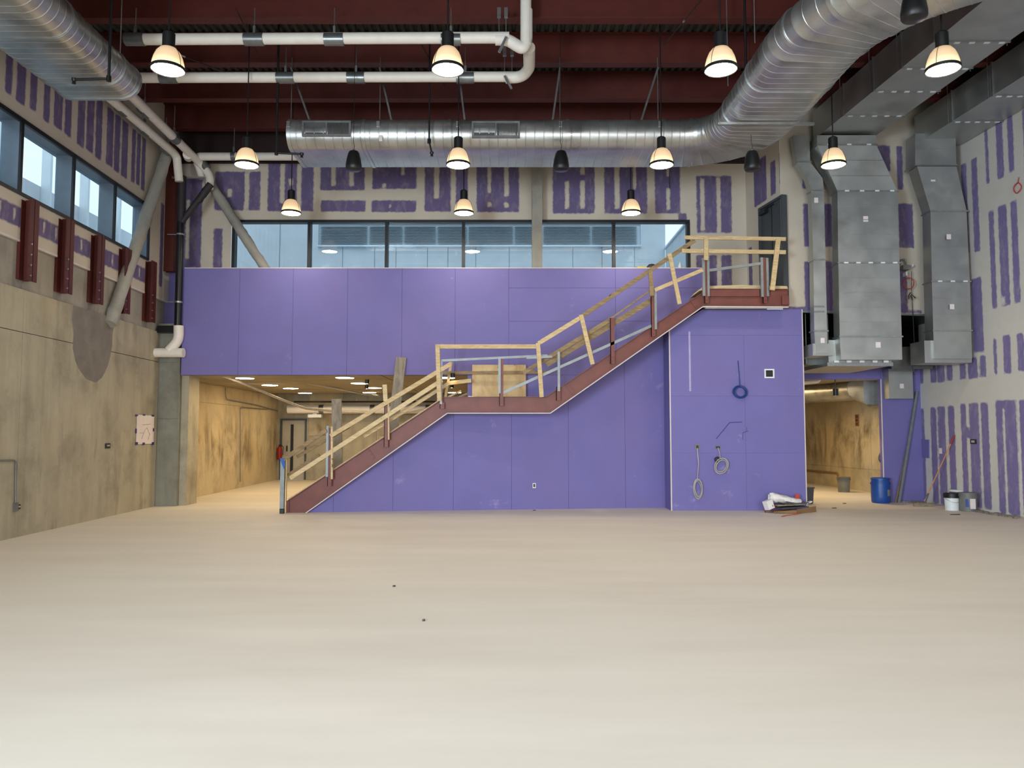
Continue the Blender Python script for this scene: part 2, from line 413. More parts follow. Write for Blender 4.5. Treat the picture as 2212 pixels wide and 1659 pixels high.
# concrete below, in cast bays
def lpt(Y, z, inn=0.0): return Vector((XL(Y) + inn, Y, z))
def lbay(Y0, Y1, z0, z1, inn, thick=0.3):
    mb = MB(); return mb.hexa([lpt(Y0, z0, inn - thick), lpt(Y0, z0, inn), lpt(Y1, z0, inn), lpt(Y1, z0, inn - thick), lpt(Y0, z1, inn - thick), lpt(Y0, z1, inn), lpt(Y1, z1, inn), lpt(Y1, z1, inn - thick)])
cw = struct('wall_left_concrete', lbay(-6, 18.2, 0, 4.70, -0.09), 'concrete_upper', 'cast concrete lower part of the left wall')
obj('drywall_edge', MB().hexa([lpt(-6, 4.69, -.39), lpt(-6, 4.69, .004), lpt(YB, 4.69, .004), lpt(YB, 4.69, -.39), lpt(-6, 4.725, -.39), lpt(-6, 4.725, .004), lpt(YB, 4.725, .004), lpt(YB, 4.725, -.39)]), 'white_edge', cw)
ys = [-6, -3, 0, 2.4, 4.9, 7.3, 9.8, 12.25, 14.7, 16.95, 17.46]
for i in range(len(ys) - 1):
    for z0, z1 in ((0, 2.28), (2.28, 3.26), (3.26, 3.95)):
        if z0 == 2.28: continue
        obj('concrete_panel', lbay(ys[i] + .004, ys[i + 1] - .004, z0 + (.006 if z0 else 0), (3.26 if z0 == 0 else z1) - .006, 0.0 + random.uniform(0, .006), .08), 'concrete_wall', cw)
    if ys[i] >= 2.4: obj('concrete_panel', lbay(ys[i] + .003, ys[i + 1] - .003, 3.956, 4.69, -0.045, .03), 'concrete_upper', cw)
# mortar repair below the brace
pl = [(160, 634), (159, 660), (156, 690), (160, 720), (158, 752), (163, 778), (170, 795), (178, 806), (186, 817), (198, 823), (208, 826), (219, 817), (226, 806), (233, 790), (238, 770), (242, 748), (243, 722), (247, 700), (246, 675), (251, 655), (225, 650), (195, 643)]
pp = [hit(u, v, (XL(0) + .013, 0), (XL(20) + .013, 20)) for u, v in pl]
pp = [Vector((p.x, p.y, min(p.z, 3.94))) for p in pp]
obj('mortar_patch', MB().prism(pp, (-0.012, 0, 0)), 'mortar', cw, label='smooth grey mortar patch')
# left strip window
wn = struct('window_1', MB().hexa([lpt(3.0, ZW0 - .02, .0), lpt(3.0, ZW0 - .02, .03), lpt(16.72, ZW0 - .02, .03), lpt(16.72, ZW0 - .02, .0), lpt(3.0, ZW0 + .03, .0), lpt(3.0, ZW0 + .03, .03), lpt(16.72, ZW0 + .03, .03), lpt(16.72, ZW0 + .03, .0)]), 'window_frame_black', 'strip window in the left wall with deep mullions')
def lbox(Y0, Y1, z0, z1, i0, i1):
    return MB().hexa([lpt(Y0, z0, i0), lpt(Y0, z0, i1), lpt(Y1, z0, i1), lpt(Y1, z0, i0), lpt(Y0, z1, i0), lpt(Y0, z1, i1), lpt(Y1, z1, i1), lpt(Y1, z1, i0)])
obj('window_head', lbox(3.0, 16.72, ZW1 - .05, ZW1 + .02, -.02, .03), 'window_frame_black', wn)
obj('window_sill', lbox(3.0, 16.72, ZW0 - .04, ZW0 + .02, -.36, 0), 'mullion_grey', wn)
obj('window_reveal', lbox(3.0, 16.72, ZW1 - .02, ZW1 + .04, -.36, -.02), 'mullion_grey', wn)
obj('window_reveal', lbox(16.72, 16.78, ZW0, ZW1, -.36, .0), 'mullion_grey', wn)
my = [16.70, 15.13, 13.57, 12.0, 10.45, 8.9, 7.3, 5.75, 4.2, 3.02]
for y in my:
    mu = obj('mullion', lbox(y - .03, y + .03, ZW0, ZW1, -.30, -.005), 'mullion_grey', wn)
    obj('mullion_nose', lbox(y - .035, y + .035, ZW0, ZW1, -.005, .03), 'window_frame_black', mu)
for i in range(len(my) - 1):
    obj('pane', lbox(my[i + 1] + .03, my[i] - .03, ZW0 + .02, ZW1 - .02, -.272, -.264), 'window_glass', wn)

# ---- back wall with the long window
A, B = (-8.3, YB), (5.7, YB)
def pb(l): return [prect(A, B, *r) for r in l]
bare = pb([(395, 385, 437, 578), (466, 372, 562, 453), (463, 495, 480, 580), (581, 345, 677, 455), (694, 345, 787, 410), (694, 434, 789, 456), (806, 345, 899, 407),
           (804, 434, 898, 457), (919, 345, 1010, 456), (1031, 345, 1120, 457), (1195, 345, 1283, 460), (1306, 345, 1396, 460), (1415, 345, 1467, 460),
           (1505, 381, 1578, 502), (1505, 552, 1522, 618), (1533, 552, 1547, 618), (1559, 552, 1579, 618), (1466, 462, 1482, 478)])
mudd = pb([(402, 430, 412, 560), (528, 372, 540, 453), (490, 407, 502, 427), (605, 345, 617, 440), (641, 345, 653, 455), (623, 385, 634, 402), (715, 345, 727, 403), (754, 345, 766, 403),
           (825, 395, 835, 407), (866, 355, 875, 379), (840, 440, 846, 450), (937, 345, 950, 430), (973, 345, 986, 460), (1052, 345, 1062, 418), (1088, 345, 1100, 425), (1052, 436, 1063, 448), (1088, 436, 1100, 450),
           (1219, 390, 1230, 452), (1252, 360, 1264, 378), (1252, 388, 1264, 452), (1326, 358, 1339, 452), (1366, 345, 1375, 410), (1438, 345, 1448, 382), (1438, 405, 1448, 455),
           (1511, 385, 1522, 500), (1546, 381, 1557, 505)])
wz0 = 5.40; wz1 = P(1000, 476, YB).z; wx0 = P(500, 500, YB).x; wx1 = P(1490, 500, YB).x
gridwall('wall_back', A, B, 0, 14.0, 4.3, 8.1, 'mudded_wall', holes=[(wx0 + 8.3, wz0, wx1 + 8.3, wz1)], bare=bare, mudd=mudd, label='upper back wall of taped drywall around the long window')
w2 = struct('window_2', MB().box((wx0, YB - .02, wz1 - .055), (wx1, YB + .16, wz1 + .01)), 'window_frame_black', 'long strip window in the upper back wall')
for u in (505, 668, 835, 1001, 1160, 1326, 1487):
    x = P(u, 500, YB).x; obj('mullion', MB().box((x - .035, YB - .02, wz0), (x + .035, YB + .16, wz1 - .05)), 'window_frame_black', w2)
obj('window_sill', MB().box((wx0, YB - .02, wz0 - .03), (wx1, YB + .16, wz0 + .03)), 'window_frame_black', w2)
us = (505, 668, 835, 1001, 1160, 1326, 1487)
for a, b_ in zip(us, us[1:]):
    obj('pane', MB().box((P(a, 500, YB).x + .035, YB + .06, wz0 + .03), (P(b_, 500, YB).x - .035, YB + .068, wz1 - .055)), 'window_glass', w2)
# girder above the back wall
gd = struct('trim_1', MB().box((-8.2, YB - .1, 8.1), (5.9, YB + .2, 8.2)), 'dark_steel', 'dark red girder carrying the roof over the back wall')
obj('web', MB().box((-8.2, YB + .03, 8.2), (5.9, YB + .06, ZT)), 'dark_steel', gd)
# ledge behind the upstand
px0 = P(395, 700, YP).x; pxe = P(1528, 600, YP).x
struct('trim_2', MB().box((P(395, 700, YP).x, YP + .03, 5.30), (pxe - .01, YB, 5.38)).box((-8.15, 17.92, 5.30), (P(395, 700, YP).x, YB, 5.38)), 'white_edge', 'deep ledge below the long window')

# ---- purple upstand (parapet) boards
pz0 = P(700, 810, YP).z; pz1 = P(700, 578.5, YP).z
up = struct('wall_upstand', MB().box((px0, YP + .013, pz0), (pxe, YP + .15, pz1 - .01)), 'purple_seam', 'purple drywall upstand above the lower opening')
obj('edge_bead', MB().box((px0, YP - .004, pz1 - .012), (pxe, YP + .15, pz1 + .004)), 'white_edge', up)
def board(parent, x0, x1, z0, z1, Y, mat='purple_board', g=.003):
    return obj('drywall_panel', MB().box((x0 + g, Y, z0 + g), (x1 - g, Y + .0127, z1 - g)), mat, parent)
seam = [395, 516, 632, 750, 868, 983, 1099]
for a, b_ in zip(seam, seam[1:]): board(up, P(a, 700, YP).x, P(b_, 700, YP).x, pz0, pz1 - .012, YP)
zz = [pz1 - .012, P(0, 622, YP).z, P(0, 694, YP).z, pz0]
for a, b_ in ((1099, 1330), (1330, 1528)):
    for z1, z0 in zip(zz, zz[1:]): board(up, P(a, 700, YP).x, P(b_, 700, YP).x, z0, z1, YP)
# inner wall of the stair, under the upstand
xi = P(1010, 800, YP).x
iw = struct('wall_stair_inner', MB().box((xi, YP + .013, 0), (pxe, YP + .15, pz0)), 'purple_seam', 'purple drywall wall behind the stair')
x = xi
while x < pxe - .1:
    board(iw, x, min(x + 1.22, pxe), 0, pz0, YP); x += 1.22
struct('wall_back_lower', MB().box((pxe, 18.1, 0), (5.9, 18.2, 4.4)), 'purple_board')
# recessed piece left of it
rx0 = P(338, 700, 17.9).x; rx1 = px0 + .05; rz0 = P(338, 712, 17.9).z
rc = struct('wall_upstand_recess', MB().box((rx0 - .4, 17.913, rz0), (rx1, 18.05, pz1)), 'white_edge', 'recessed purple drywall beside the black pipe')
board(rc, rx0 - .4, rx1, rz0, P(338, 574, 17.9).z - .012, 17.9)
obj('return_board', MB().box((px0 - .0127, YP, pz0), (px0, 17.9, pz1)), 'purple_board', rc)
# concrete pier in the corner
pr = struct('wall_pier', MB().box((XL(17.5) - .1, 17.5, 0), (P(386, 900, 17.5).x, 18.1, 4.15)), 'concrete_grey', 'grey concrete pier in the left corner')
zj = [0, 1.97, 3.25, 3.45, 3.6, 4.15]
for a, b_ in zip(zj, zj[1:]): obj('concrete_panel', MB().box((XL(17.5) - .02, 17.48, a + .004), (P(386, 900, 17.48).x, 17.52, b_ - .004)), 'concrete_grey', pr)
struct('wall_pier_return', MB().box((P(386, 900, 17.6).x + .002, 17.62, 0), (P(406, 900, 17.6).x, 18.2, 2.98)), 'concrete_wall', 'light end of the lower concrete wall')

# ------------------------------------------------------------------ lower hall under the upstand
SOF = pz0 + .005; YE = 27.2
ll = struct('wall_lower_left', MB().hexa([(-8.5, 18.1, 0), (-8.06, 18.1, 0), (-8.3, YE, 0), (-8.7, YE, 0), (-8.5, 18.1, 3.4), (-8.06, 18.1, 3.4), (-8.3, YE, 3.4), (-8.7, YE, 3.4)]), 'concrete_stained', 'stained concrete wall of the lower hall')
def llx(Y): return -8.06 - .24 * (Y - 18.1) / (YE - 18.1)
for a, b_ in ((18.12, 19.6), (19.6, 21.9), (21.9, 24.4), (24.4, 27.15)):
    for z0, z1 in ((0, 2.45), (2.45, 2.95)):
        i = random.uniform(.012, .02)
        obj('concrete_panel', MB().hexa([(llx(a) - .02, a + .004, z0), (llx(a) + i, a + .004, z0), (llx(b_) + i, b_ - .004, z0), (llx(b_) - .02, b_ - .004, z0), (llx(a) - .02, a + .004, z1 - .008), (llx(a) + i, a + .004, z1 - .008), (llx(b_) + i, b_ - .004, z1 - .008), (llx(b_) - .02, b_ - .004, z1 - .008)]), 'concrete_stained', ll)
dx0 = P(604, 1000, YE).x; dx1 = P(661, 1000, YE).x
be = MB().box((-8.7, YE + .02, 0), (dx0, YE + .25, 3.8)).box((dx1, YE + .02, 0), (5.8, YE + .25, 3.8)).box((dx0, YE + .02, 2.15), (dx1, YE + .25, 3.8))
lb = struct('wall_lower_back', be, 'concrete_wall', 'concrete end wall of the lower hall')
x = dx1 + .08
while x < 3.2:
    for z0, z1 in ((0, 1.55), (1.55, 3.1)):
        obj('concrete_panel', MB().box((x + .006, YE, z0 + .006), (x + 1.19, YE + .03, z1 - .006)), 'concrete_stained' if random.random() < .5 else 'concrete_wall', lb)
    x += 1.2
sf = struct('ceiling_lower', MB().box((-8.7, YP + .16, SOF + .02), (5.8, 25.4, SOF + .22)), 'soffit', 'low concrete ceiling of the lower hall')
y = YP + .16
while y < 25.3:
    for xa in (-8.6, -3.0):
        obj('soffit_panel', MB().box((xa + .01, y + .01, SOF), (xa + 5.58, min(y + 1.2, 25.4) - .01, SOF + .03)), 'soffit', sf)
    y += 1.2
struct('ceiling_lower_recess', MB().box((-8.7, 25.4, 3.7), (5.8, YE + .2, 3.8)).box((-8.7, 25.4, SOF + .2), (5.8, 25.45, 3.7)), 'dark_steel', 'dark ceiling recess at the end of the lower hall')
struct('wall_lower_right', MB().box((5.75, 18.2, 0), (5.9, YE + .2, 3.8)), 'concrete_wall')
# door of the lower hall
d1 = struct('door_1', MB().box((dx0 + .06, YE + .05, 0.01), (dx1 - .06, YE + .1, 2.09)), 'door_pale', 'pale door with a narrow vision panel in the lower hall')
obj('door_frame', MB().box((dx0, YE - .03, 0), (dx0 + .06, YE + .12, 2.15)).box((dx1 - .06, YE - .03, 0), (dx1, YE + .12, 2.15)).box((dx0 + .06, YE - .03, 2.09), (dx1 - .06, YE + .12, 2.15)), 'door_grey', d1)
obj('vision_panel', MB().box((dx0 + .36, YE + .03, .25), (dx0 + .46, YE + .06, 1.95)), 'black_metal', d1)
obj('door_handle', MB().box((dx0 + .22, YE + .0, 1.0), (dx0 + .26, YE + .05, 1.2)), 'black_metal', d1)
obj('lock_plate', MB().box((dx0 + .24, YE + .03, 1.28), (dx0 + .29, YE + .05, 1.36)), 'zinc', d1)
ex = thing('fire_extinguisher', 'small red fire extinguisher hanging beside the pale lower door', 'extinguisher', (dx0 - .0, YE - .12, .9))
q = Vector((dx0 + .03, YE - .13, .72))
obj('cylinder', MB().lathe(q, [(0, 0), (.075, 0), (.085, .03), (.085, .36), (.06, .43), (.025, .46), (0, .46)], 16), 'red_plastic', ex, smooth=40)
obj('valve', MB().box(q + Vector((-.03, -.02, .46)), q + Vector((.05, .02, .52))), 'black_metal', ex)
obj('hose', MB().tube(fillet([q + Vector((.04, 0, .5)), q + Vector((.13, 0, .45)), q + Vector((.11, 0, .15))], .06), .012, 8), 'black_rubber', ex, smooth=40)
obj('wall_hook', MB().box(q + Vector((-.02, .02, .3)), q + Vector((.02, .14, .4))), 'black_metal', ex)
# long duct and pipes at the end of the lower hall
t = thing('long_duct', 'pale round duct running across the end of the lower hall', 'duct', (-3, 26.5, 2.6))
obj('duct_body', MB().tube([P(622, 884, 26.5), P(1060, 884, 26.5)], .15, 16), 'white_pipe', t, smooth=40)
for u in (690, 800, 920): obj('coupling', MB().tube([P(u, 884, 26.5), P(u + 10, 884, 26.5)], .158, 16), 'grey_band', t, smooth=40)
t = thing('sprinkler_pipe', 'thin dark sprinkler pipe crossing above the pale duct in the lower hall', 'pipe', (-3, 25.9, 2.9))
obj('pipe_run', MB().tube([P(635, 868, 25.9), P(1060, 868, 25.9)], .03, 8), 'black_metal', t, smooth=40)
for u in (670, 770, 900): obj('hanger_rod', MB().tube([P(u, 868, 25.9), P(u, 868, 25.9) + Vector((0, 0, .95))], .008, 6), 'zinc', t)
def cable(name, label, pts, r, mat, cat='cable', group=None, rr=.4):
    return tag(obj(name, MB().tube(fillet(pts, rr, 8), r, 8), mat, smooth=50), label, cat, group)
cable('cable_bundle', 'thick pale cable bundle sagging across the left of the lower hall', [P(480, 811, 18.0), P(530, 830, 19.0), P(600, 860, 21), P(660, 883, 23), P(720, 888, 25), P(800, 891, 26)], .035, 'grey_cable')
cable('cable_bundle', 'pale cable bundle sweeping under the middle of the low ceiling', [P(480, 826, 20.5), P(560, 828, 20.5), P(650, 825, 20.5), P(700, 834, 21.5), P(790, 852, 24), P(820, 856, 25)], .03, 'grey_cable')
cable('cable_bundle', 'pale cable bundle curving up at the stair landing', [P(830, 900, 26), P(900, 888, 24), P(960, 872, 22), P(1010, 850, 20)], .03, 'grey_cable')
for i, (pts, lb_) in enumerate((
    ([P(487, 835, 18.8) , hit(487, 838, (-8.0, 18.1), (-8.22, YE)), hit(488, 862, (-8.0, 18.1), (-8.22, YE)), hit(560, 876, (-8.0, 18.1), (-8.22, YE)), hit(600, 888, (-8.0, 18.1), (-8.22, YE))], 'upper metal conduit bent along the stained concrete wall'),
    ([hit(519, 1040, (-8.0, 18.1), (-8.22, YE)), hit(519, 880, (-8.0, 18.1), (-8.22, YE)), hit(580, 884, (-8.0, 18.1), (-8.22, YE))], 'conduit rising from the floor on the stained concrete wall'))):
    cable('conduit', lb_, pts[(1 if i == 0 else 0):], .014, 'grey_band', 'conduit', rr=.15)
cable('cable_coil', 'yellow cable loop on the end of the stained wall', [hit(409, 868, (-8.0, 18.1), (-8.22, YE)), hit(416, 880, (-8.0, 18.1), (-8.22, YE)), hit(418, 893, (-8.0, 18.1), (-8.22, YE)), hit(410, 896, (-8.0, 18.1), (-8.22, YE)), hit(408, 880, (-8.0, 18.1), (-8.22, YE))], .012, 'yellow_cable', rr=.1)
# disc ceiling lights
dl = [(529, 817, 'first disc light from the pier, nearest the purple upstand'), (583, 832, 'second disc light of the left row in the lower hall'), (628, 839, 'third disc light of the left row in the lower hall'),
      (659, 849, 'farthest disc light of the left row in the lower hall'), (745, 816, 'disc light just under the purple upstand, middle row'), (776, 828, 'second disc light of the middle row'),
      (808, 838, 'third disc light of the middle row'), (798, 848, 'farthest disc light of the middle row'), (963, 816, 'disc light behind the stair post, right row'), (982, 848, 'far disc light seen above the stair landing')]
base = None
for u, v, lb_ in dl:
    p = G(u, v, SOF - .02)
    if base is None:
        base = thing('disc_light', 'glowing ' + lb_, 'light', p, 'round ceiling lights of the lower hall'); bp = Vector(p)
        obj('housing', MB().lathe(p, [(0, .012), (.225, .012), (.225, 0), (.215, -.004)], 24), 'white_plastic', base, smooth=40)
        obj('lens', MB().lathe(p, [(.216, -.002), (.2, -.01), (0, -.012)], 24), 'disc_light', base, smooth=40)
    else: dup(base, p - bp, 'glowing ' + lb_)
base = None
for u, v, lb_ in ((793, 829, 'tiny spotlight beside the second middle disc light'), (792, 840, 'tiny spotlight left of the third middle disc light'), (978, 816, 'tiny spotlight right of the stair post'), (968, 829, 'tiny spotlight lower by the stair post'), (965, 838, 'tiny spotlight lowest by the stair post'), (976, 838, 'tiny spotlight lowest on the right by the stair post')):
    p = G(u, v, SOF - .1)
    if base is None:
        base = thing('spotlight', lb_, 'light', p, 'tiny spotlights of the lower hall'); bp = Vector(p)
        obj('housing', MB().lathe(p, [(0, .1), (.05, .1), (.05, 0), (.045, 0)], 12), 'black_metal', base, smooth=40)
        obj('lens', MB().lathe(p, [(.045, .004), (0, .002)], 12), 'disc_light', base)
    else: dup(base, p - bp, lb_)
t = thing('emergency_light', 'white emergency light box hung from the cable in the lower hall', 'light', P(680, 902, 26.6))
obj('body', MB().box(P(668, 902, 26.6), P(694, 895, 26.4)), 'white_plastic', t)
obj('bracket', MB().box(P(677, 895, 26.55), P(684, 889, 26.45)), 'zinc', t)
obj('hanger_rod', MB().tube([P(680, 889, 26.5), P(680, 862, 26.5)], .01, 6), 'zinc', t)

# ------------------------------------------------------------------ wall under the stair and box
ZB = P(1600, 668, 16.5).z
def vmid(u):                                # centre line of the outer stringer in the view
    pts = [(600, 1122), (640, 1094), (957, 873), (1185, 873), (1517, 645), (1720, 645)]
    for (a, b_), (c, d) in zip(pts, pts[1:]):
        if a <= u <= c: return b_ + (d - b_) * (u - a) / (c - a)
A, B = SW
us = [655, 721, 850, 980, 1105, 1227, 1348, 1436]
bk = MB(); par = None
def strip(u0, u1, off, g):
    br = [u0] + [q for q in (957, 1185) if u0 < q < u1] + [u1]
    top = [hit(u, vmid(u) if u > 660 else vmid(u) + 8, A, B) for u in br]
    d = (Vector(B) - Vector(A)).normalized(); nn = Vector((d.y, -d.x, 0)); 
    if nn.y > 0: nn = -nn
    a = Vector((top[0].x, top[0].y, 0)); b_ = Vector((top[-1].x, top[-1].y, 0)); dd = Vector((d.x, d.y, 0)) * g
    return [p + nn * off for p in [a + dd, b_ - dd] + [top[-1] - dd] + top[1:-1][::-1] + [top[0] + dd]], nn
for a, b_ in zip(us, us[1:]):
    pts, nn = strip(a, b_, 0, 0)
    if par is None:
        allp = [hit(655, 1105, A, B), hit(1436, 1095, A, B)]
        tp = [hit(u, vmid(u), A, B) for u in (1436, 1185, 957, 655)]
        par = struct('wall_under_stair', MB().prism([Vector((allp[0].x, allp[0].y, 0)), Vector((allp[1].x, allp[1].y, 0))] + tp, -nn * .1), 'purple_seam', 'purple drywall wall below the stair stringer')
    pts, nn = strip(a, b_, .013, .003)
    obj('drywall_panel', MB().prism(pts, -nn * .0127), 'purple_board', par)
bx0 = P(1450, 1000, 16.5).x; bx1 = P(1742, 1090, 16.5).x
zA = P(1450, 712, 16.5).z; xt = P(1518, 662, 16.5).x
pr_ = [(bx0, zA), (bx0, 0), (bx1, 0), (bx1, ZB), (xt, ZB)]
bx = struct('wall_box', MB().prism([(x, 16.513, z) for x, z in pr_], (0, 1.0, 0)), 'purple_board', 'purple drywall box under the top landing')
for (xa, xb, za, zb) in ((bx0, bx1, 0, 1.22), (bx0, bx1, 1.22, 2.44), (bx0, bx1, 2.44, 3.75)):
    xm = xa + 1.6
    for q0, q1 in ((xa, xm), (xm, xb)): obj('drywall_panel', MB().box((q0 + .0015, 16.5, za + .0015), (q1 - .0015, 16.5127, zb - .0015)), 'purple_board', bx)
zc = 3.752; xc = bx0 + (xt - bx0) * (zc - zA) / (ZB - zA)
obj('drywall_panel', MB().prism([(max(xc, bx0), 16.5, zc), (bx1, 16.5, zc), (bx1, 16.5, ZB), (xt, 16.5, ZB)] if zA < zc else [(bx0, 16.5, zc), (bx1, 16.5, zc), (bx1, 16.5, ZB), (xt, 16.5, ZB), (bx0, 16.5, zA)], (0, .0127, 0)), 'purple_board', bx)
obj('side_panel', MB().box((bx0 - .0127, 16.5, 0), (bx0, 17.3, zA)), 'purple_board', bx)
obj('corner_bead', MB().box((bx0 - .018, 16.49, 0), (bx0 + .006, 16.515, zA)), 'white_edge', bx)
obj('soffit_trim', MB().box(P(1521, 666, 16.47), P(1689, 657, 16.5)), 'tan_mud', bx)
obj('corner_bead', MB().box((bx1 - .006, 16.49, 0), (bx1 + .014, 16.515, ZB)), 'white_edge', bx)
obj('plaster_smear', MB().box(P(1489, 845, 16.497), P(1491, 716, 16.5)), 'purple_scuff', bx)

# ------------------------------------------------------------------ short door wall and right upper wall
A, B = DW
L_ = (Vector(B) - Vector(A)).length
da = swall(A, B, hit(1640, 500, A, B)); db = swall(A, B, hit(1692, 500, A, B)); dz = 6.82
bare = [prect(A, B, 1628, 345, 1654, 440), prect(A, B, 1664, 350, 1674, 420), prect(A, B, 1683, 330, 1691, 395), (0.1, 4.7, .25, 6.0)]
gridwall('wall_landing', A, B, 0, L_, 4.3, ZT, 'mudded_wall', holes=[(da, 4.3, db, dz)], bare=bare, step=.04, label='short wall beside the top landing, with a grey door')
def dwp(s, z, off=0):
    d = (Vector(B) - Vector(A)).normalized(); nn = Vector((d.y, -d.x))
    if nn.x > 0: nn = -nn
    q_ = Vector(A) + d * s + nn * off; return Vector((q_.x, q_.y, z))
def dbox(s0, s1, z0, z1, o0, o1): return MB().hexa([dwp(s0, z0, o0), dwp(s1, z0, o0), dwp(s1, z0, o1), dwp(s0, z0, o1), dwp(s0, z1, o0), dwp(s1, z1, o0), dwp(s1, z1, o1), dwp(s0, z1, o1)])
d2 = struct('door_2', dbox(da + .05, db - .05, 4.6, dz - .05, -.08, -.03), 'door_grey', 'dark grey door at the top landing')
obj('door_frame', dbox(da, da + .05, 4.4, dz, -.1, .02), 'door_grey', d2); obj('door_frame', dbox(db - .05, db, 4.4, dz, -.1, .02), 'door_grey', d2)
obj('door_frame', dbox(da + .05, db - .05, dz - .05, dz, -.1, .02), 'door_grey', d2)
obj('door_closer', dbox(da + .1, da + .4, dz - .2, dz - .12, -.03, .06), 'black_metal', d2)
obj('closer_arm', dbox(da + .3, da + .7, dz - .11, dz - .09, 0, .03), 'black_metal', d2)
obj('meeting_stile', dbox((da + db) / 2 - .01, (da + db) / 2 + .01, 4.62, dz - .06, -.03, -.02), 'black_metal', d2)
A, B = RU
bare = [prect(A, B, *r) for r in ((1734, 379, 1750, 407), (1895, 315, 1921, 370), (1937, 317, 1947, 409), (1736, 441, 1752, 532), (1781, 441, 1795, 532), (1941, 441, 1970, 534), (1738, 566, 1754, 669), (1783, 566, 1797, 669), (1941, 582, 1957, 671), (1690, 664, 1745, 680), (1697, 668, 1990, 672))]
RUL = (Vector(B) - Vector(A)).length
zv = P(1740, 673, 16.55).z
ru = gridwall('wall_right_upper', A, B, 0, RUL, zv, ZT, 'mudded_wall', bare=bare, label='upper taped drywall wall behind the hanging ducts')
wb = struct('trim_3', MB().hexa([(bx1, 16.52, zv - .02), (9.96, 17.12, zv - .02), (9.96, 18.5, zv - .02), (bx1, 18.5, zv - .02), (bx1, 16.52, zv), (9.96, 17.12, zv), (9.96, 18.5, zv), (bx1, 18.5, zv)]), 'black_metal', 'underside of the upper wall, coloured black for shade')  # black colour stands in for the shadow under the wall
struct('trim_4', MB().hexa([(bx1, 16.49, zv - .03), (9.92, 17.08, zv - .03), (9.92, 17.12, zv - .03), (bx1, 16.53, zv - .03), (bx1, 16.49, zv + .01), (9.92, 17.08, zv + .01), (9.92, 17.12, zv + .01), (bx1, 16.53, zv + .01)]), 'stud_zinc', 'bright metal edge under the upper right wall')
# header, opening, pier at the back on the right
YO = 18.5; ox0 = P(1743, 900, YO).x - .25; ox1 = P(1905, 900, YO).x; oz = P(1800, 819, YO).z; zh = 3.36
hb = struct('wall_header', MB().box((ox0, YO + .013, oz), (9.95, YO + .15, zh)).box((ox1, YO + .013, 0), (9.95, YO + .15, oz)), 'purple_board', 'purple drywall around the corridor opening')
board(hb, ox0, ox1, oz, zh, YO); board(hb, ox1, XR(YO), 1.22, 2.44, YO); board(hb, ox1, XR(YO), 0, 1.22, YO); board(hb, ox1, XR(YO), 2.44, zh, YO)
obj('corner_bead', MB().box((ox1 - .01, YO - .006, 0), (ox1 + .012, YO + .01, oz)), 'white_edge', hb)
struct('ceiling_void_shade', MB().box((5.9, YO + .1, zh), (10.1, 21, zh + .02)).box((5.9, 21, zh), (10.1, 21.05, 4.4)).box((5.9, YO, zv), (10.1, 21, zv + .05)).box((5.85, YO - 1, zh), (5.9, 21, 4.4)).box((10.1, YO, zh), (10.15, 21, 4.4)), 'black_metal', 'void above the corridor header, blackened to stand for shade')  # closed black boxes put deep shade into the colour here
# corridor behind
cp0 = G(1743, 1043); cp1 = G(1899, 1065)
cdir = (cp1 - cp0).normalized(); cE = cp1 + cdir * 1.5
cs = cp0 - cdir * 1.4
co_ = struct('wall_corridor', MB().hexa([(cs.x, cs.y, 0), (cE.x, cE.y, 0), (cE.x + .2, cE.y, 0), (cs.x + .2, cs.y, 0), (cs.x, cs.y, 3), (cE.x, cE.y, 3), (cE.x + .2, cE.y, 3), (cs.x + .2, cs.y, 3)]), 'concrete_stained', 'tan concrete wall of the corridor')
for k in range(4):
    a = cs + (cE - cs) * (k / 4 + .001); b_ = cs + (cE - cs) * ((k + 1) / 4 - .001)
    for z0, z1 in ((0, .62), (.626, 3.0)):
        obj('concrete_panel', MB().hexa([(a.x - .02, a.y, z0), (b_.x - .02, b_.y, z0), (b_.x, b_.y, z0), (a.x, a.y, z0), (a.x - .02, a.y, z1), (b_.x - .02, b_.y, z1), (b_.x, b_.y, z1), (a.x, a.y, z1)]), 'concrete_stained', co_)
struct('wall_corridor_end', MB().box((5.9, cs.y - .05, 0), (11.2, cs.y + .1, 3)), 'concrete_stained')
struct('wall_corridor_side', MB().box((5.9, YO + .2, 0), (5.95, cs.y, 3)), 'concrete_wall')
struct('ceiling_corridor', MB().box((5.9, YO + .15, 3.02), (11.2, cs.y, 3.1)), 'soffit', 'low ceiling of the corridor')
area('corridor_lamp', (7.6, 21.5, 2.9), (0, 0, 0), 1.6, 3.0, 75, (1.0, 0.72, 0.38))

# ---- right wall
A, B = RW; sY = lambda Y: swall(A, B, Vector((XR(Y), Y, 0)))
rr = [(2126, 255, 2137, 398), (2150, 248, 2169, 387), (2175, 238, 2191, 373), (2076, 355, 2092, 550), (2098, 343, 2115, 545), (2136, 457, 2151, 667), (2156, 445, 2179, 661), (2183, 435, 2201, 655),
      (2146, 733, 2157, 808), (2167, 725, 2187, 806), (2197, 721, 2216, 800), (2098, 602, 2125, 760), (1981, 795, 1993, 828), (2010, 790, 2022, 826), (2024, 788, 2039, 825), (2045, 783, 2056, 821), (2073, 781, 2084, 818), (2091, 774, 2110, 817), (2117, 769, 2128, 813),
      (1987, 884, 1995, 1078), (2010, 881, 2021, 1086), (2026, 879, 2040, 1089), (2048, 878, 2060, 1088), (2075, 873, 2085, 1093), (2093.5, 872, 2112, 1094), (2119, 871, 2133, 1098), (2151, 866, 2163, 1107), (2170, 866, 2193, 1110), (2202, 865, 2218, 1116), (2151, 866, 2193, 880), (2085, 925, 2094, 945)]
bare = [prect(A, B, r[0], r[1], r[2] - (6 if r[1] < 765 else 0), r[3]) for r in rr]
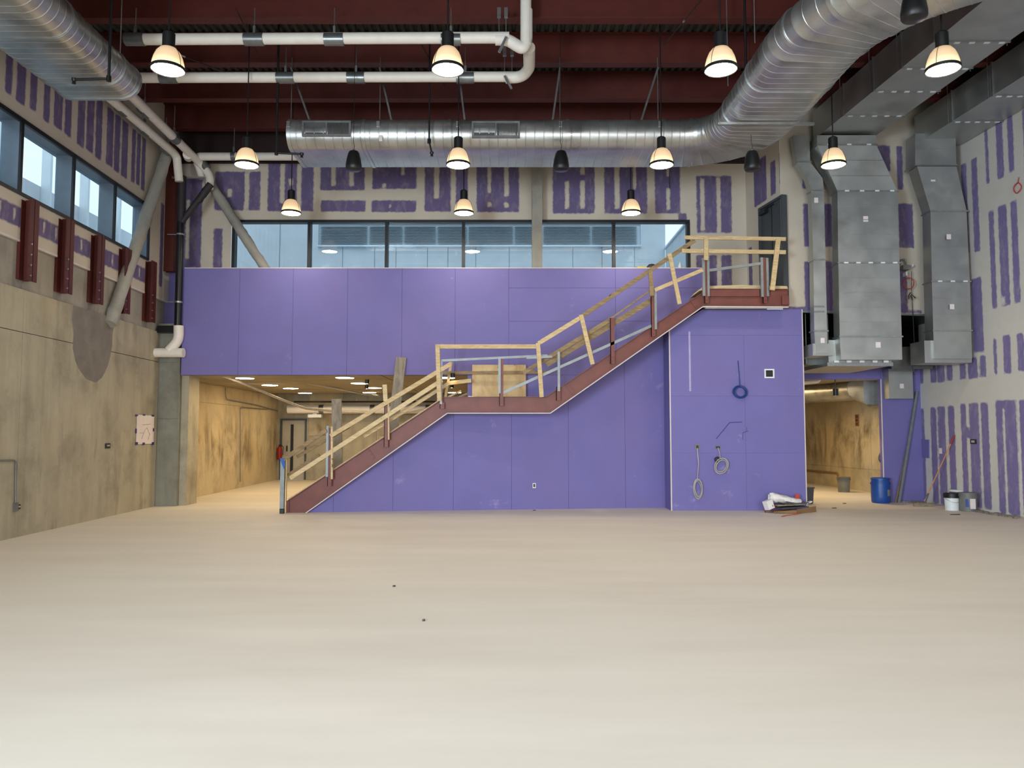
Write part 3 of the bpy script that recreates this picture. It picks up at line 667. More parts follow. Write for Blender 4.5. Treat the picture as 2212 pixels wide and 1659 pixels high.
mudd = [prect(A, B, 2164, 885, 2170, 1100), prect(A, B, 2163, 640, 2172, 658)]
yy = 14.8
while yy > 2:
    wd = random.choice((.12, .2, .28))
    bare += [(sY(yy - wd), .1, sY(yy), 2.25), (sY(yy - wd), 2.9, sY(yy), 3.6), (sY(yy - wd), 4.1, sY(yy), 6.0), (sY(yy - wd), 6.6, sY(yy), 8.0)]; yy -= wd + random.uniform(.15, .4)
gridwall('wall_right', A, B, sY(-6.1), sY(YO), 0, ZT, 'mudded_right', bare=bare, mudd=mudd, step=.06, label='right wall of taped purple drywall')
# unfinished board offcuts screwed near the corner
t = struct('trim_5', MB().hexa([hit(1975, 985, A, B) + Vector((-.02, 0, 0)), hit(2008, 990, A, B) + Vector((-.02, 0, 0)), hit(2008, 990, A, B), hit(1975, 985, A, B), hit(1975, 948, A, B) + Vector((-.02, 0, 0)), hit(2008, 950, A, B) + Vector((-.02, 0, 0)), hit(2008, 950, A, B), hit(1975, 948, A, B)]), 'purple_board', 'loose purple board square by the right corner')

# ---- rear wall and roof
rw = MB(); xa, xb = -8.3, 11.6
rw.box((xa, -6.2, 0), (-7.6, -6.0, ZT)).box((7.6, -6.2, 0), (xb, -6.0, ZT)).box((-7.6, -6.2, 4.95), (7.6, -6.0, ZT)).box((-7.6, -6.2, 0), (7.6, -6.0, .25))
struct('wall_rear', rw, 'rear_wall', 'wall behind the camera with a wide glazed opening')
# corrugated roof deck
cl = MB(); prof = []
x = -9.2; k = 0
x = -8.6
while x < 11.8:
    prof += [(x, ZT), (x + .065, ZT), (x + .085, ZT + .05), (x + .135, ZT + .05)]; x += .155
vs = [(x_, -6.3, z_) for x_, z_ in prof] + [(x_, 18.9, z_) for x_, z_ in prof]; n_ = len(prof)
cl.add(vs, [(i, i + 1, n_ + i + 1, n_ + i) for i in range(n_ - 1)])
ceil_ = struct('ceiling', MB().box((-8.6, -6.3, ZT + .06), (11.8, 18.6, ZT + .2)), 'dark_steel', 'roof of the hall with red steel beams')
obj('roof_deck', cl, 'ceiling_deck', ceil_, nrm=False, label='corrugated steel roof deck')
ys = [12.68 + 1.57 * k for k in range(-11, 4)]
for y in ys:
    mb = MB(); x0, x1 = XL(y) - .05, (XR(y) + .03 if y < 16.5 else 5.8)
    mb.box((x0, y - .10, 8.65), (x1, y + .10, 8.675)).box((x0, y - .008, 8.675), (x1, y + .008, ZT - .02)).box((x0, y - .10, ZT - .02), (x1, y + .10, ZT))
    obj('steel_beam', mb, 'red_steel', ceil_)
# ================================================================== steel stair
st = thing('staircase', 'red-brown steel staircase with a middle landing and temporary timber rails', 'staircase', P(800, 1100, 16.6) * 1.0)
st.location.z = 0; ORG[st.name] = Vector(st.location)
YS, YI = 16.0, 17.32
top = [(621, 1082), (949, 866.5), (958, 858), (1180, 857), (1518, 632), (1524, 624), (1703, 624.5)]
bot = [(656, 1107.5), (966, 889.5), (1189, 889.5), (1519, 659), (1704, 660)]
TP = [P(u, v, YS) for u, v in top]; BP = [P(u, v, YS) for u, v in bot]; g0 = P(621, 1107.5, YS)
BP[0].z = 0.0; g0.z = 0.0; g0.x = TP[0].x
def seg_poly(a, b_, c, d): return [a, b_, c, d]
def stringer(Y, name):
    sh = Vector((0, Y - YS, 0))
    web = MB()
    quads = [([g0, BP[0], BP[1], TP[1], TP[0]]), ([BP[1], BP[2], TP[3], TP[2], TP[1]]), ([BP[2], BP[3], TP[5], TP[4], TP[3]]), ([BP[3], BP[4], TP[6], TP[5]])]
    for q in quads: web.prism([p + sh + Vector((0, .055, 0)) for p in q], (0, .012, 0))
    o = obj(name, web, 'stair_steel', st)
    fb = MB()
    for a, b_ in list(zip(BP, BP[1:])) + list(zip(TP, TP[1:])) + [(g0, TP[0])]:
        if (b_ - a).length < .15: continue
        fb.bar(a + sh + Vector((0, .03, 0)), b_ + sh + Vector((0, .03, 0)), .062, .014)
    obj('flange', fb, 'stair_steel', o)
    return o
so = stringer(YS, 'stringer'); si = stringer(YI, 'stringer')
for a, b_ in zip(BP, BP[1:]):                      # cream board edge below the stringer
    obj('edge_strip', MB().bar(a + Vector((0, .06, -.028)), b_ + Vector((0, .06, -.028)), .09, .02), 'white_edge', st)
obj('edge_strip', MB().box(P(1524, 666.5, YS + .05), P(1690, 660, YS + .09)), 'tan_mud', st)
obj('edge_strip', MB().bar(TP[0] + Vector((0, .1, .03)), TP[1] + Vector((0, .1, .03)), .06, .02), 'lumber_pale', st)
obj('edge_strip', MB().bar(g0 + Vector((-.03, .05, 0)), TP[0] + Vector((-.03, .05, 0)), .04, .03), 'lumber_pale', st)
for (u, v) in ((801, 982), (1232, 840), (1499, 655)):    # bolted splice plates
    c = P(u, v, YS + .045); dd = Vector((math.cos(math.radians(125)), 0, math.sin(math.radians(125))))
    o = obj('splice_plate', MB().bar(c - dd * .11, c + dd * .11, .02, .07, (1, 0, 0)), 'stair_steel', st)
    for k in (-.08, 0, .08): obj('bolt', MB().tube([c + dd * k, c + dd * k + Vector((0, -.03, 0))], .012, 6), 'stair_steel', o)
obj('splice_plate', MB().box((TP[-1].x - .14, YS - .004, BP[-1].z + .02), (TP[-1].x, YS + .02, TP[-1].z - .14)), 'stair_steel', st)
obj('splice_plate', MB().box(P(1531, 640, YS - .002), P(1640, 626, YS + .02)), 'stair_steel', st)
def treads(a, b_, nr):
    for i in range(nr):
        x = a.x + (b_.x - a.x) * (i + 1.15) / nr; z = a.z + (b_.z - a.z) * (i + 1) / nr; r = (b_.x - a.x) / nr
        o = obj('tread', MB().box((x - r * .45, YS + .07, z - .05), (x + r * .62, YI + .05, z)), 'mortar', st)
        obj('riser', MB().box((x - r * .45 - .004, YS + .07, z - (b_.z - a.z) / nr), (x - r * .45, YI + .05, z - .0)), 'stair_steel', o)
zl1 = TP[2].z - .12; zl2 = TP[5].z - .12
treads(Vector((TP[0].x + .1, 0, 0)), Vector((TP[2].x, 0, zl1)), 13); treads(Vector((TP[3].x, 0, zl1)), Vector((TP[5].x, 0, zl2)), 12)
obj('landing', MB().box((TP[2].x, YS + .07, zl1 - .06), (TP[3].x, YI + .05, zl1)), 'mortar', st)
obj('landing', MB().box((TP[5].x, YS + .07, zl2 - .06), (TP[6].x, 18.1, zl2)), 'mortar', st)
# posts: hot-rolled angle bolted outside the stringer, some with a galvanised stud beside
def post(u, vt, vb, w_=.085, stud=None, woodtop=None):
    a = P(u, vb, YS - .03); b_ = P(u, vt, YS - .03)
    o = obj('steel_post', MB().box((a.x - w_ / 2, YS - .055, a.z), (a.x - w_ / 2 + .012, YS - .002, b_.z)).box((a.x - w_ / 2, YS - .055, a.z), (a.x + w_ / 2, YS - .043, b_.z)), 'stair_steel', st)
    for k in (.06, .14): obj('bolt', MB().tube([(a.x + .01, YS - .075, a.z + k), (a.x + .01, YS - .055, a.z + k)], .014, 6), 'stair_steel', o)
    if stud:
        du, t_, bb = stud; p = P(u + du, bb, YS - .03); q_ = P(u + du, t_, YS - .03)
        obj('metal_stud', MB().box((p.x - .025, YS - .075, p.z), (p.x + .025, YS - .06, q_.z)).box((p.x - .025, YS - .06, p.z), (p.x - .018, YS - .01, q_.z)), 'stud_zinc', st)
    return o
post(712, 924, 1050, stud=(-5, 920, 1030)); post(834, 862, 966); post(955, 870, 883, .09, stud=(-2, 779, 873)); post(1083, 775, 877, stud=(-4, 774, 850))
post(1206, 835, 865, stud=(1, 760, 845)); post(1323, 687, 786); post(1411, 630, 727, stud=(5, 624, 712)); post(1526, 556, 655, stud=(-6, 558, 640)); post(1652, 557, 655, stud=(-6, 557, 642))
obj('metal_stud', MB().box(P(1528, 640, YS - .06), P(1532, 558, YS - .075)), 'stud_zinc', st); obj('metal_stud', MB().box(P(1656, 640, YS - .06), P(1660, 557, YS - .075)), 'stud_zinc', st)
a = P(605, 1100, YS - .1); b_ = P(616, 992, YS - .1)
o = obj('metal_stud', MB().box((a.x, YS - .14, 0.09), (b_.x, YS - .13, b_.z)).box((a.x, YS - .13, .09), (a.x + .012, YS - .07, b_.z)).box((b_.x - .012, YS - .13, .09), (b_.x, YS - .07, b_.z)), 'stud_zinc', st)
obj('post_shoe', MB().box((a.x, YS - .14, 0), (b_.x, YS - .07, .1)), 'black_metal', st)
pts = [(605, 990), (613, 990), (616, 1004), (614, 1014), (610, 1006), (607, 998)]
obj('tape', MB().prism([P(u, v, YS - .145) for u, v in pts], (0, .005, 0)), 'blue_tape', o)
obj('wooden_post', MB().box(P(617, 1107, YS - .13), P(620, 992, YS - .07)), 'lumber_pale', st)
# temporary timber posts and rails
def rail(name, p0, p1, th, mat, Y=YS - .1, dep=.038, lab=None):
    a = P(*p0, Y); b_ = P(*p1, Y)
    return obj(name, MB().bar(a, b_, dep, th), mat, st, label=lab)
px = 1 / F * YS
RL = [('wooden_rail', (612, 993), (705, 929), 9, 'lumber_old', 0), ('wooden_rail', (714, 942), (974, 786), 9, 'lumber', 0), ('wooden_rail', (627, 1033), (955, 821), 9, 'lumber_pale', .04),
      ('wooden_rail', (786, 943), (968, 829), 8, 'lumber', .3), ('wooden_rail', (641, 987), (755, 921), 7, 'lumber_old', .3), ('wooden_rail', (622, 1028), (690, 982), 9, 'lumber_old', .25), ('wooden_rail', (1395 - 720, 998), (692, 988), 16, 'lumber_old', .2),
      ('wooden_rail', (945, 748.5), (1160, 748.5), 9, 'lumber', 0), ('wooden_rail', (956, 805.5), (1190, 804), 7, 'lumber_old', 1.1), ('wooden_rail', (1163, 742), (1256, 685), 9, 'lumber', 0),
      ('wooden_rail', (1256, 684), (1501, 519), 9, 'lumber_old', .0), ('wooden_rail', (1130, 806), (1326, 686), 9, 'lumber_old', .15), ('wooden_rail', (1180, 788), (1408, 648), 12, 'lumber_old', .2), ('wooden_rail', (1320, 688), (1412, 622), 3.5, 'lumber_old', .1),
      ('wooden_rail', (1414, 627), (1518, 583), 8, 'lumber', .02), ('wooden_rail', (1479, 513), (1697, 516.5), 8, 'lumber', -.04), ('wooden_rail', (1473, 542), (1697, 545), 8.5, 'lumber', -.04),
      ('wooden_rail', (968, 828), (1018, 822), 9, 'lumber', 1.1), ('wooden_rail', (968, 858), (996, 844), 4, 'lumber', 1.1)]
for nm, a, b_, th, mt, dy in RL: rail(nm, a, b_, th * px, mt, YS - .1 + dy)
for a, b_, th, dy in (((953, 779), (1183, 768), 5, .06), ((1137, 773), (1193, 770.5), 5, -.03), ((1088, 848), (1407, 704), 6, .06), ((1532, 584), (1646, 569), 6, .05)):
    o = rail('metal_rail', a, b_, th * px, 'stud_zinc', YS - .1 + dy, .03)
for nm, a, b_, wd, mt, dy in (('wooden_post', (945, 744), (949, 866), 9, 'lumber', -.03), ('wooden_post', (1162, 741), (1170, 858), 9, 'lumber', -.03), ('wooden_post', (1255, 680), (1280, 787), 9, 'lumber', -.02),
                              ('wooden_post', (1405, 583), (1408, 640), 9, 'lumber_old', -.03), ('wooden_post', (1446, 548), (1468, 657), 8.5, 'lumber', -.03), ('wooden_post', (1525, 513), (1525, 562), 9, 'lumber', -.07),
                              ('wooden_post', (1681, 517), (1668, 627), 10, 'lumber', -.08), ('wooden_post', (831, 831), (833, 866), 9, 'lumber_pale', -.01), ('wooden_post', (975, 782), (962, 860), 6, 'lumber', 1.15), ('wooden_post', (717, 922), (717, 1035), 4, 'lumber_pale', .02), ('wooden_post', (839, 868), (840, 950), 3, 'lumber', .04)):
    a = P(*a, YS - .1 + dy); b_ = P(*b_, YS - .1 + dy)
    obj(nm, MB().bar(a, b_, wd * px, .04, (0, 1, 0)), mt, st)
# drooping protection sheet on the top landing
obj('cover_sheet', MB().prism([P(u, v, YS + .2) for u, v in ((1511, 628), (1520, 618), (1600, 615.5), (1700, 618), (1703, 626), (1524, 626))], (0, .9, 0)), 'cardboard' if False else 'lumber_pale', st)
# boards leaning on the stair
for nm, lb_, a, b_, wd in (('plank', 'shorter grey plank standing behind the lower stair flight', (729, 1012), (727, 862), 21), ('plank', 'tall grey plank leaning against the purple upstand behind the lower flight', (845, 960), (867, 772), 22)):
    p = P(*a, YS + 1.25) ; q = P(*b_, YS + 1.32); p = q + (p - q) * (q.z - .05 - (1.0 if b_[1] < 800 else .45)) / (q.z - p.z) if True else p
    tag(obj(nm, MB().bar(p, q, .04, wd / F * 17.3, (1, 0, .1)), 'grey_plank'), lb_, 'plank')
o = tag(obj('plywood_sheet', MB().box((P(1020, 800, 17.25).x, 17.24, zl1), (P(1136, 800, 17.25).x, 17.26, P(1020, 788, 17.25).z)), 'plywood'), 'plywood sheet standing on the middle stair landing', 'plywood')
bm_ = MB()
def blob(c, rx, ry, rz, seed, n1=14, n2=9, rough=.25):
    rnd = random.Random(seed); mb = MB(); rings = []
    for j in range(1, n2):
        th = math.pi * j / n2; rings.append([Vector(c) + Vector((rx * math.sin(th) * math.cos(2 * math.pi * k / n1), ry * math.sin(th) * math.sin(2 * math.pi * k / n1), rz * math.cos(th))) * 1.0 + Vector((rx * rnd.uniform(-1, 1), ry * rnd.uniform(-1, 1), rz * rnd.uniform(-.6, .6))) * rough * .5 for k in range(n1)])
    return mb.loft(rings)
c = P(1018, 851, 17.0); c.z = zl1 + .10
tag(obj('plastic_bag', blob(c, .15, .12, .09, 3), 'white_fabric', smooth=60), 'crumpled white plastic bag on the middle stair landing', 'bag')
# things on the ledge
def onledge(u, Y=17.6): return Vector((P(u, 580, Y).x, Y, 5.384))
t = thing('yellow_tool', 'small yellow box on the ledge below the long window', 'box', onledge(1386, 17.7))
q = onledge(1386, 17.7); obj('case', MB().box(q + Vector((-.12, -.08, 0)), q + Vector((.12, .08, .1))), 'yellow_plastic', t)
obj('lid', MB().box(q + Vector((-.125, -.085, .1)), q + Vector((.125, .085, .12))), 'yellow_plastic', t)
tag(obj('board', MB().box(onledge(1340, 17.5), onledge(1400, 17.62) + Vector((0, 0, .02))), 'cardboard'), 'thin dark board lying along the ledge left of the yellow box', 'board')
tag(obj('cap', blob(onledge(1408) + Vector((0, 0, .08)), .12, .1, .09, 8), 'dark_cable', smooth=60), 'crumpled black cloth on the ledge right of the yellow box', 'cloth')
tag(obj('plastic_wrap', blob(onledge(1430) + Vector((0, 0, .035)), .14, .1, .035, 9), 'white_fabric', smooth=60), 'flat white wrapper on the ledge beside the black cloth', 'wrapper')
q = onledge(1469, 17.7); t = thing('bottle', 'clear pale bottle standing on the ledge near the window end', 'bottle', q)
obj('body', MB().lathe(q, [(0, 0), (.04, 0), (.042, .02), (.042, .15), (.015, .2), (.015, .22)], 14), 'white_plastic', t, smooth=40); obj('bottle_cap', MB().lathe(q, [(.017, .215), (.017, .24), (0, .24)], 12), 'white_edge', t)
tag(obj('glove', blob(onledge(1484, 17.6) + Vector((0, 0, .03)), .1, .08, .035, 12), 'dark_grey_plastic', smooth=60), 'dark work glove on the ledge at the corner of the long window', 'glove')

# ================================================================== left wall steel, braces, columns
for i, (u, vt, vb, wd, pos) in enumerate(((38, 425, 605, .20, 'nearest the camera, leftmost of the row'), (120, 467, 632, .19, 'second from the left'), (191, 503, 655, .19, 'third from the left'),
                                       (252, 533, 676, .19, 'fourth, partly hidden behind the sloping brace'), (310, 561, 695, .2, 'rightmost of the row'))):
    Yc = -7.37 / ((u - U0) / F + .039) if True else 0
    zt = (HZ - vt) * Yc / F + 1.65; zb = (HZ - vb) * Yc / F + 1.65; x = XL(Yc)
    t = thing('steel_bracket', 'red steel bracket bolted upright on the left wall, ' + pos, 'bracket', (x, Yc, zb), 'red steel brackets on the left wall')
    o = obj('web', MB().box((x + .0, Yc - .006, zb), (x + .15, Yc + .006, zt)), 'red_steel', t)
    obj('flange', MB().box((x + .13, Yc - .12, zb), (x + .15, Yc + .12, zt)), 'red_steel', t)
    obj('back_plate', MB().box((x - .04, Yc - .12, zb + .02), (x + .012, Yc + .12, zt - .02)), 'red_steel', t)
    for k in range(4):
        z = zb + .08 + k * .17
        for s in (-.07,):
            obj('bolt', MB().tube([(x + .15, Yc + s, z), (x + .175, Yc + s, z)], .016, 6), 'zinc', t)
def rough_bar(p, q, r, n=26, ns=14, seed=1, amp=.02, sq=False):
    rnd = random.Random(seed); p = Vector(p); q = Vector(q); d = (q - p).normalized()
    x = d.cross(Vector((0, 1, 0))).normalized(); y = d.cross(x).normalized(); rings = []
    ph = [rnd.uniform(0, 6) for _ in range(ns)]
    for i in range(n + 1):
        c = p + (q - p) * i / n; ring = []
        for k in range(ns):
            a = 2 * math.pi * k / ns; rr = r + rnd.uniform(-amp, amp) * .6
            if sq: rr = r * min(1 / max(abs(math.cos(a)), .01), 1 / max(abs(math.sin(a)), .01)) * .95 + rnd.uniform(-amp, amp) * .6
            ring.append(c + (x * math.cos(a) + y * math.sin(a)) * rr)
        rings.append(ring)
    return MB().loft(rings)
b0 = P(237, 700, 15.0); b1 = P(362, 330, 17.15); b0.x = XL(15.0) + .06
o = tag(obj('fireproofed_brace', rough_bar(b0, b1, .125, seed=2, n=34), 'fireproofing', smooth=60), 'thick grey fireproofed steel brace sloping up the left wall to the corner', 'brace')
o = tag(obj('fireproofed_brace', rough_bar(P(579, 590, 17.78), P(452, 392, 17.78), .11, seed=4), 'fireproofing', smooth=60), 'grey fireproofed brace sloping across the left end of the long window', 'brace')
o = tag(obj('fireproofed_column', rough_bar((P(1160, 500, 17.8).x, 17.8, 5.37), (P(1160, 500, 17.8).x, 17.8, 8.2), .125, seed=6, sq=True, amp=.012, ns=16, n=40), 'fireproofing', smooth=50), 'square fireproofed column standing in front of the long window', 'column')
xc = P(367, 500, 17.72).x
t = thing('steel_column', 'dark red wide-flange steel column in the left corner', 'column', (xc, 17.72, 5.36))
obj('web', MB().box((xc - .16, 17.71, 5.38), (xc + .16, 17.73, 8.6)), 'red_steel', t)
for s in (-1, 1): obj('flange', MB().box((xc + s * .165 - .012, 17.58, 5.38), (xc + s * .165 + .012, 17.86, 8.6)), 'red_steel', t)
obj('face_plate', MB().box((xc - .17, 17.56, 5.38), (xc + .17, 17.58, 8.2)), 'red_steel', t)

# ================================================================== oval and rectangular ducts
def oval(c, d, wd, ht, ns=28, grow=0.0):
    d = Vector(d).normalized(); x = Vector((d.y, -d.x, 0)).normalized(); z = Vector((0, 0, 1)); r = ht / 2 + grow; fl_ = (wd - ht) / 2
    ring = []
    for k in range(ns):
        a = 2 * math.pi * (k + .5) / ns; cx = math.cos(a) * r; cz = math.sin(a) * r
        ring.append(Vector(c) + x * (cx + (fl_ if cx > 0 else -fl_)) + z * cz)
    return ring
def oval_run(path, wd, ht, rib=.17, flare=None):
    path = [Vector(p) for p in path]; out = []; L = [0]
    for a, b_ in zip(path, path[1:]): L.append(L[-1] + (b_ - a).length)
    def at(s):
        s = min(max(s, 0), L[-1])
        for i in range(len(path) - 1):
            if s <= L[i + 1] + 1e-9:
                t = (s - L[i]) / max(1e-9, L[i + 1] - L[i]); return path[i].lerp(path[i + 1], t)
        return path[-1]
    rings = []; s = 0
    while s < L[-1]:
        for ds, g in ((0, 0), (rib - .02, 0), (rib - .014, .005), (rib - .006, .005)):
            q = s + ds
            if q > L[-1]: break
            c = at(q); d = at(q + .06) - at(q - .06); rings.append(oval(c, d, wd, ht, grow=g))
        s += rib
    rings.append(oval(path[-1], path[-1] - path[-2], wd, ht))
    return MB().loft(rings), at, L[-1]
DZ, DW_, DH = 7.24, 1.42, .58
def add_couplings(t, at, L, ss, wd, ht):
    for s in ss:
        c = at(s); d = at(s + .05) - at(s - .05); dn = d.normalized()
        obj('coupling', MB().loft([oval(c - dn * .03, d, wd, ht, grow=.016), oval(c + dn * .03, d, wd, ht, grow=.016)]), 'galvanised', t, smooth=40)
xL_ = P(622, 300, 13.95).x
path = fillet([(xL_, 14.6, DZ), (4.35, 14.6, DZ), (4.35, 9.6, DZ), (10.4, 5.2, DZ)], 1.35, 10)
t = thing('oval_duct', 'big shiny oval air duct crossing the hall and turning toward the camera', 'duct', (0, 14.6, DZ))
mb, at, L = oval_run(path, DW_, DH)
obj('duct_body', mb, 'galvanised', t, smooth=32)
obj('end_cap', MB().loft([oval((xL_ - .02, 14.6, DZ), (1, 0, 0), DW_, DH, grow=.012), oval((xL_ + .05, 14.6, DZ), (1, 0, 0), DW_, DH, grow=.012)]), 'galvanised', t, smooth=40)
add_couplings(t, at, L, [1.4, 3.0, 5.2, 7.0, 7.6, 9.6, 10.9, 12.2, 12.9, 15.2, 17], DW_, DH)
def register(u0, u1, v0, v1):
    Yf = 14.6 - DW_ / 2 - .015
    a = P(u0, v1, Yf); b_ = P(u1, v0, Yf)
    fr_ = obj('air_register', MB().box((a.x, Yf - .01, a.z), (b_.x, Yf + .07, a.z + .035)).box((a.x, Yf - .01, b_.z - .035), (b_.x, Yf + .07, b_.z)).box((a.x, Yf - .01, a.z + .035), (a.x + .035, Yf + .07, b_.z - .035)).box((b_.x - .035, Yf - .01, a.z + .035), (b_.x, Yf + .07, b_.z - .035)).box(((a.x + b_.x) / 2 - .01, Yf - .005, a.z + .035), ((a.x + b_.x) / 2 + .01, Yf + .07, b_.z - .035)), 'zinc', t)
    obj('back_box', MB().box((a.x + .03, Yf + .05, a.z + .03), (b_.x - .03, Yf + .06, b_.z - .03)), 'black_metal', fr_)
    obj('damper', MB().box((a.x + .04, Yf + .02, a.z + .04), ((a.x + b_.x) / 2 - .015, Yf + .03, b_.z - .04)), 'duct_dark', fr_)
    n_ = 26; xm = (a.x + b_.x) / 2; mb = MB()
    for k in range(n_):
        x = xm + .02 + (b_.x - xm - .06) * (k + .5) / n_; mb.box((x - .004, Yf, a.z + .035), (x + .004, Yf + .03, b_.z - .035))
    obj('grille', mb, 'duct_dark', fr_, kind='stuff')
register(652, 758, 261, 294); register(1019, 1123, 262, 297)
obj('sticker', MB().box(P(819, 305, 13.875), P(826, 292, 13.88)), 'paper', t)
for u in (628, 820, 990, 1210, 1422):                                # struts and rods holding the duct
    du = {628: 41, 820: 26, 990: 14, 1210: -17, 1422: -38}[u]
    a = P(u, 180, 14.35); a.z = 8.65; a.x = (u - U0) / F * 14.4; b_ = P(u + du, 258, 14.4); b_.z = DZ + DH / 2
    obj('strut', MB().bar((P(u, 200, 14.4).x, 14.35, 8.68), (P(u + du, 250, 14.2).x, 14.3, DZ + DH / 2 - .01), .035, .035), 'zinc', t)
    obj('hanger_rod', MB().tube([(P(u, 200, 14.0).x, 14.05, DZ), (P(u, 200, 14.0).x, 14.05, 8.7)], .008, 6), 'zinc', t)
    obj('rod_clip', MB().box((P(u, 200, 14.0).x - .03, 13.87, DZ + .06), (P(u, 200, 14.0).x + .03, 13.9, DZ + .16)), 'zinc', t)
for x, y in ((3.55, 12.3), (5.15, 12.3), (3.55, 10.9), (3.9, 9.9)):
    obj('hanger_rod', MB().tube([(x, y, DZ + .1), (x, y, ZT - .05)], .008, 6), 'zinc', t)
obj('trapeze_bar', MB().box((3.5, 12.78, DZ - DH / 2 - .06), (5.15, 12.84, DZ - DH / 2 - .02)), 'zinc', t)
# left duct
t = thing('oval_duct', 'big shiny oval air duct at the upper left, open end facing the corner', 'duct', (-6.6, 10, DZ))
mb, at, L = oval_run([(-6.6, 11.95, DZ), (-6.55, 2.5, DZ)], 1.36, DH, rib=.15)
obj('duct_body', mb, 'galvanised', t, smooth=32)
add_couplings(t, at, L, [.03, .5, 1.9, 3.6, 5.2], 1.36, DH)
for y in (11.2, 9.5): obj('hanger_rod', MB().tube([(-5.88, y, DZ + .1), (-5.88, y, ZT - .05)], .008, 6), 'zinc', t)
# rectangular ducts
def rect_duct(t, secs, mat='galvanised_rect', flange=.03, proud=.02):
    """secs: list of cross sections (4 points each); one section object between each pair, a flange at each joint"""
    for i in range(len(secs) - 1):
        a, b_ = secs[i], secs[i + 1]; sa = [x + (y - x) * .003 for x, y in zip(a, b_)]; sb = [y + (x - y) * .003 for x, y in zip(a, b_)]
        obj('duct_section', MB().loft([sa, sb]), mat, t)
def ring_flange(t, sec, d, w_=.03, proud=.022, clips=None):
    c = sum(sec, Vector()) / len(sec); d = Vector(d).normalized(); o_ = []
    for p in sec:
        v_ = p - c; e = Vector((math.copysign(proud, v_.x) if abs(v_.x) > .01 else 0, math.copysign(proud, v_.y) if abs(v_.y) > .01 else 0, math.copysign(proud, v_.z) if abs(v_.z) > .01 else 0))
        e -= d * e.dot(d); o_.append(p + e)
    f_ = obj('flange', MB().loft([[p - d * w_ / 2 for p in o_], [p + d * w_ / 2 for p in o_]]), 'zinc', t)
    return f_
def vsec(u0, u1, v, Yf, dep, skew=0.0):
    a = P(u0, v, Yf); b_ = P(u1, v, Yf)
    return [a, b_, b_ + Vector((0, dep, 0)), a + Vector((0, dep, 0))]
def clips(t, sec, n_, Yf):
    a, b_ = sec[0], sec[1]
    for k in range(n_):
        p = a.lerp(b_, (k + .6) / n_); obj('flange_clip', MB().box(p + Vector((-.045, -.032, -.015)), p + Vector((.045, -.02, .015))), 'white_plastic', t)
def zigs(t, secs, n_, mat='zinc'):
    """raised stiffening ribs across the front face between two sections"""
    a, b_ = secs
    for k in range(1, n_):
        f_ = k / n_; p = a[0].lerp(b_[0], f_); q = a[1].lerp(b_[1], f_)
        obj('stiffening_rib', MB().bar(p + Vector((.01, -.004, 0)), q + Vector((-.01, -.004, 0)), .012, .012), 'galvanised_rect', t)
Yf = 16.05; dp = .3
t = thing('rectangular_duct', 'widest grey rectangular duct dropping down the right wall, middle one of three', 'duct', (P(1880, 600, Yf).x, Yf + .15, 3.1))
S0 = [P(1765, 292, 15.9), P(1892, 292, 15.9), P(1892, 292, 15.9) + Vector((0, .5, 0)), P(1765, 292, 15.9) + Vector((0, .5, 0))]
S1 = [P(1765, 313, 15.9), P(1893, 313, 15.9), P(1893, 313, 15.9) + Vector((0, .45, 0)), P(1765, 313, 15.9) + Vector((0, .45, 0))]
S2 = vsec(1809, 1939, 413, Yf, dp); S3 = vsec(1811, 1943, 568, Yf, dp); S4 = vsec(1814, 1948, 727, Yf, dp); S5 = vsec(1817, 1949, 777, Yf, dp)
rect_duct(t, [S0, S1, S2, S3, S4, S5]); zigs(t, (S1, S2), 3); zigs(t, (S2, S3), 5); zigs(t, (S3, S4), 5)
for s_, c_ in ((S1, 3), (S2, 4), (S3, 5), (S4, 0)):
    ring_flange(t, s_, (0, 0, 1))
    if c_: clips(t, s_, c_, Yf)
for u, v in ((1834, 375), (1870, 473), (1897, 745)): obj('sticker', MB().box(P(u - 5, v + 6, Yf - .006), P(u + 5, v - 6, Yf - .002)), 'paper', t)
# horizontal run above
def hsec(Y, x0, x1, z0, z1): return [Vector((x0, Y, z0)), Vector((x1, Y, z0)), Vector((x1, Y, z1)), Vector((x0, Y, z1))]
def hrun(name_lab, xs, zb, zt, ys_, slope, cat_clips=True):
    t = thing('rectangular_duct', name_lab, 'duct', ((xs[0] + xs[1]) / 2, ys_[0], zb))
    prev = None
    for y0, y1 in zip(ys_, ys_[1:]):
        d0 = slope * (ys_[0] - y0); d1 = slope * (ys_[0] - y1)
        a = hsec(y0 - .004, xs[0] + d0, xs[1] + d0, zb, zt); b_ = hsec(y1 + .004, xs[0] + d1, xs[1] + d1, zb, zt)
        obj('duct_section', MB().loft([a, b_]), 'galvanised_rect', t)
        f_ = ring_flange(t, hsec(y1, xs[0] + d1, xs[1] + d1, zb, zt), (0, 1, 0))
        for k in range(5):
            x = xs[0] + d1 + (xs[1] - xs[0]) * (k + .5) / 5; obj('flange_clip', MB().box((x - .045, y1 - .02, zb - .034), (x + .045, y1 + .02, zb - .022)), 'white_plastic', f_)
        for x in (xs[0] + d1 - .03, xs[1] + d1 + .03): obj('hanger_rod', MB().tube([(x, y1 + .1, zb - .02), (x, y1 + .1, ZT - .05)], .008, 6), 'zinc', t)
    return t
zd = P(1830, 290, 16.0).z
x0 = P(1770, 290, 16.0).x; x1 = P(1893, 290, 16.0).x
th_ = hrun('grey rectangular duct running overhead toward the camera, left of the two on the right', (x0, x1), zd, zd + .62, [16.35, 15.0, 13.9, 13.0, 12.1, 10.8, 9.4, 8, 6.5, 4], .073)
x0b = P(1992, 290, 16.3).x; x1b = P(2092, 290, 16.3).x
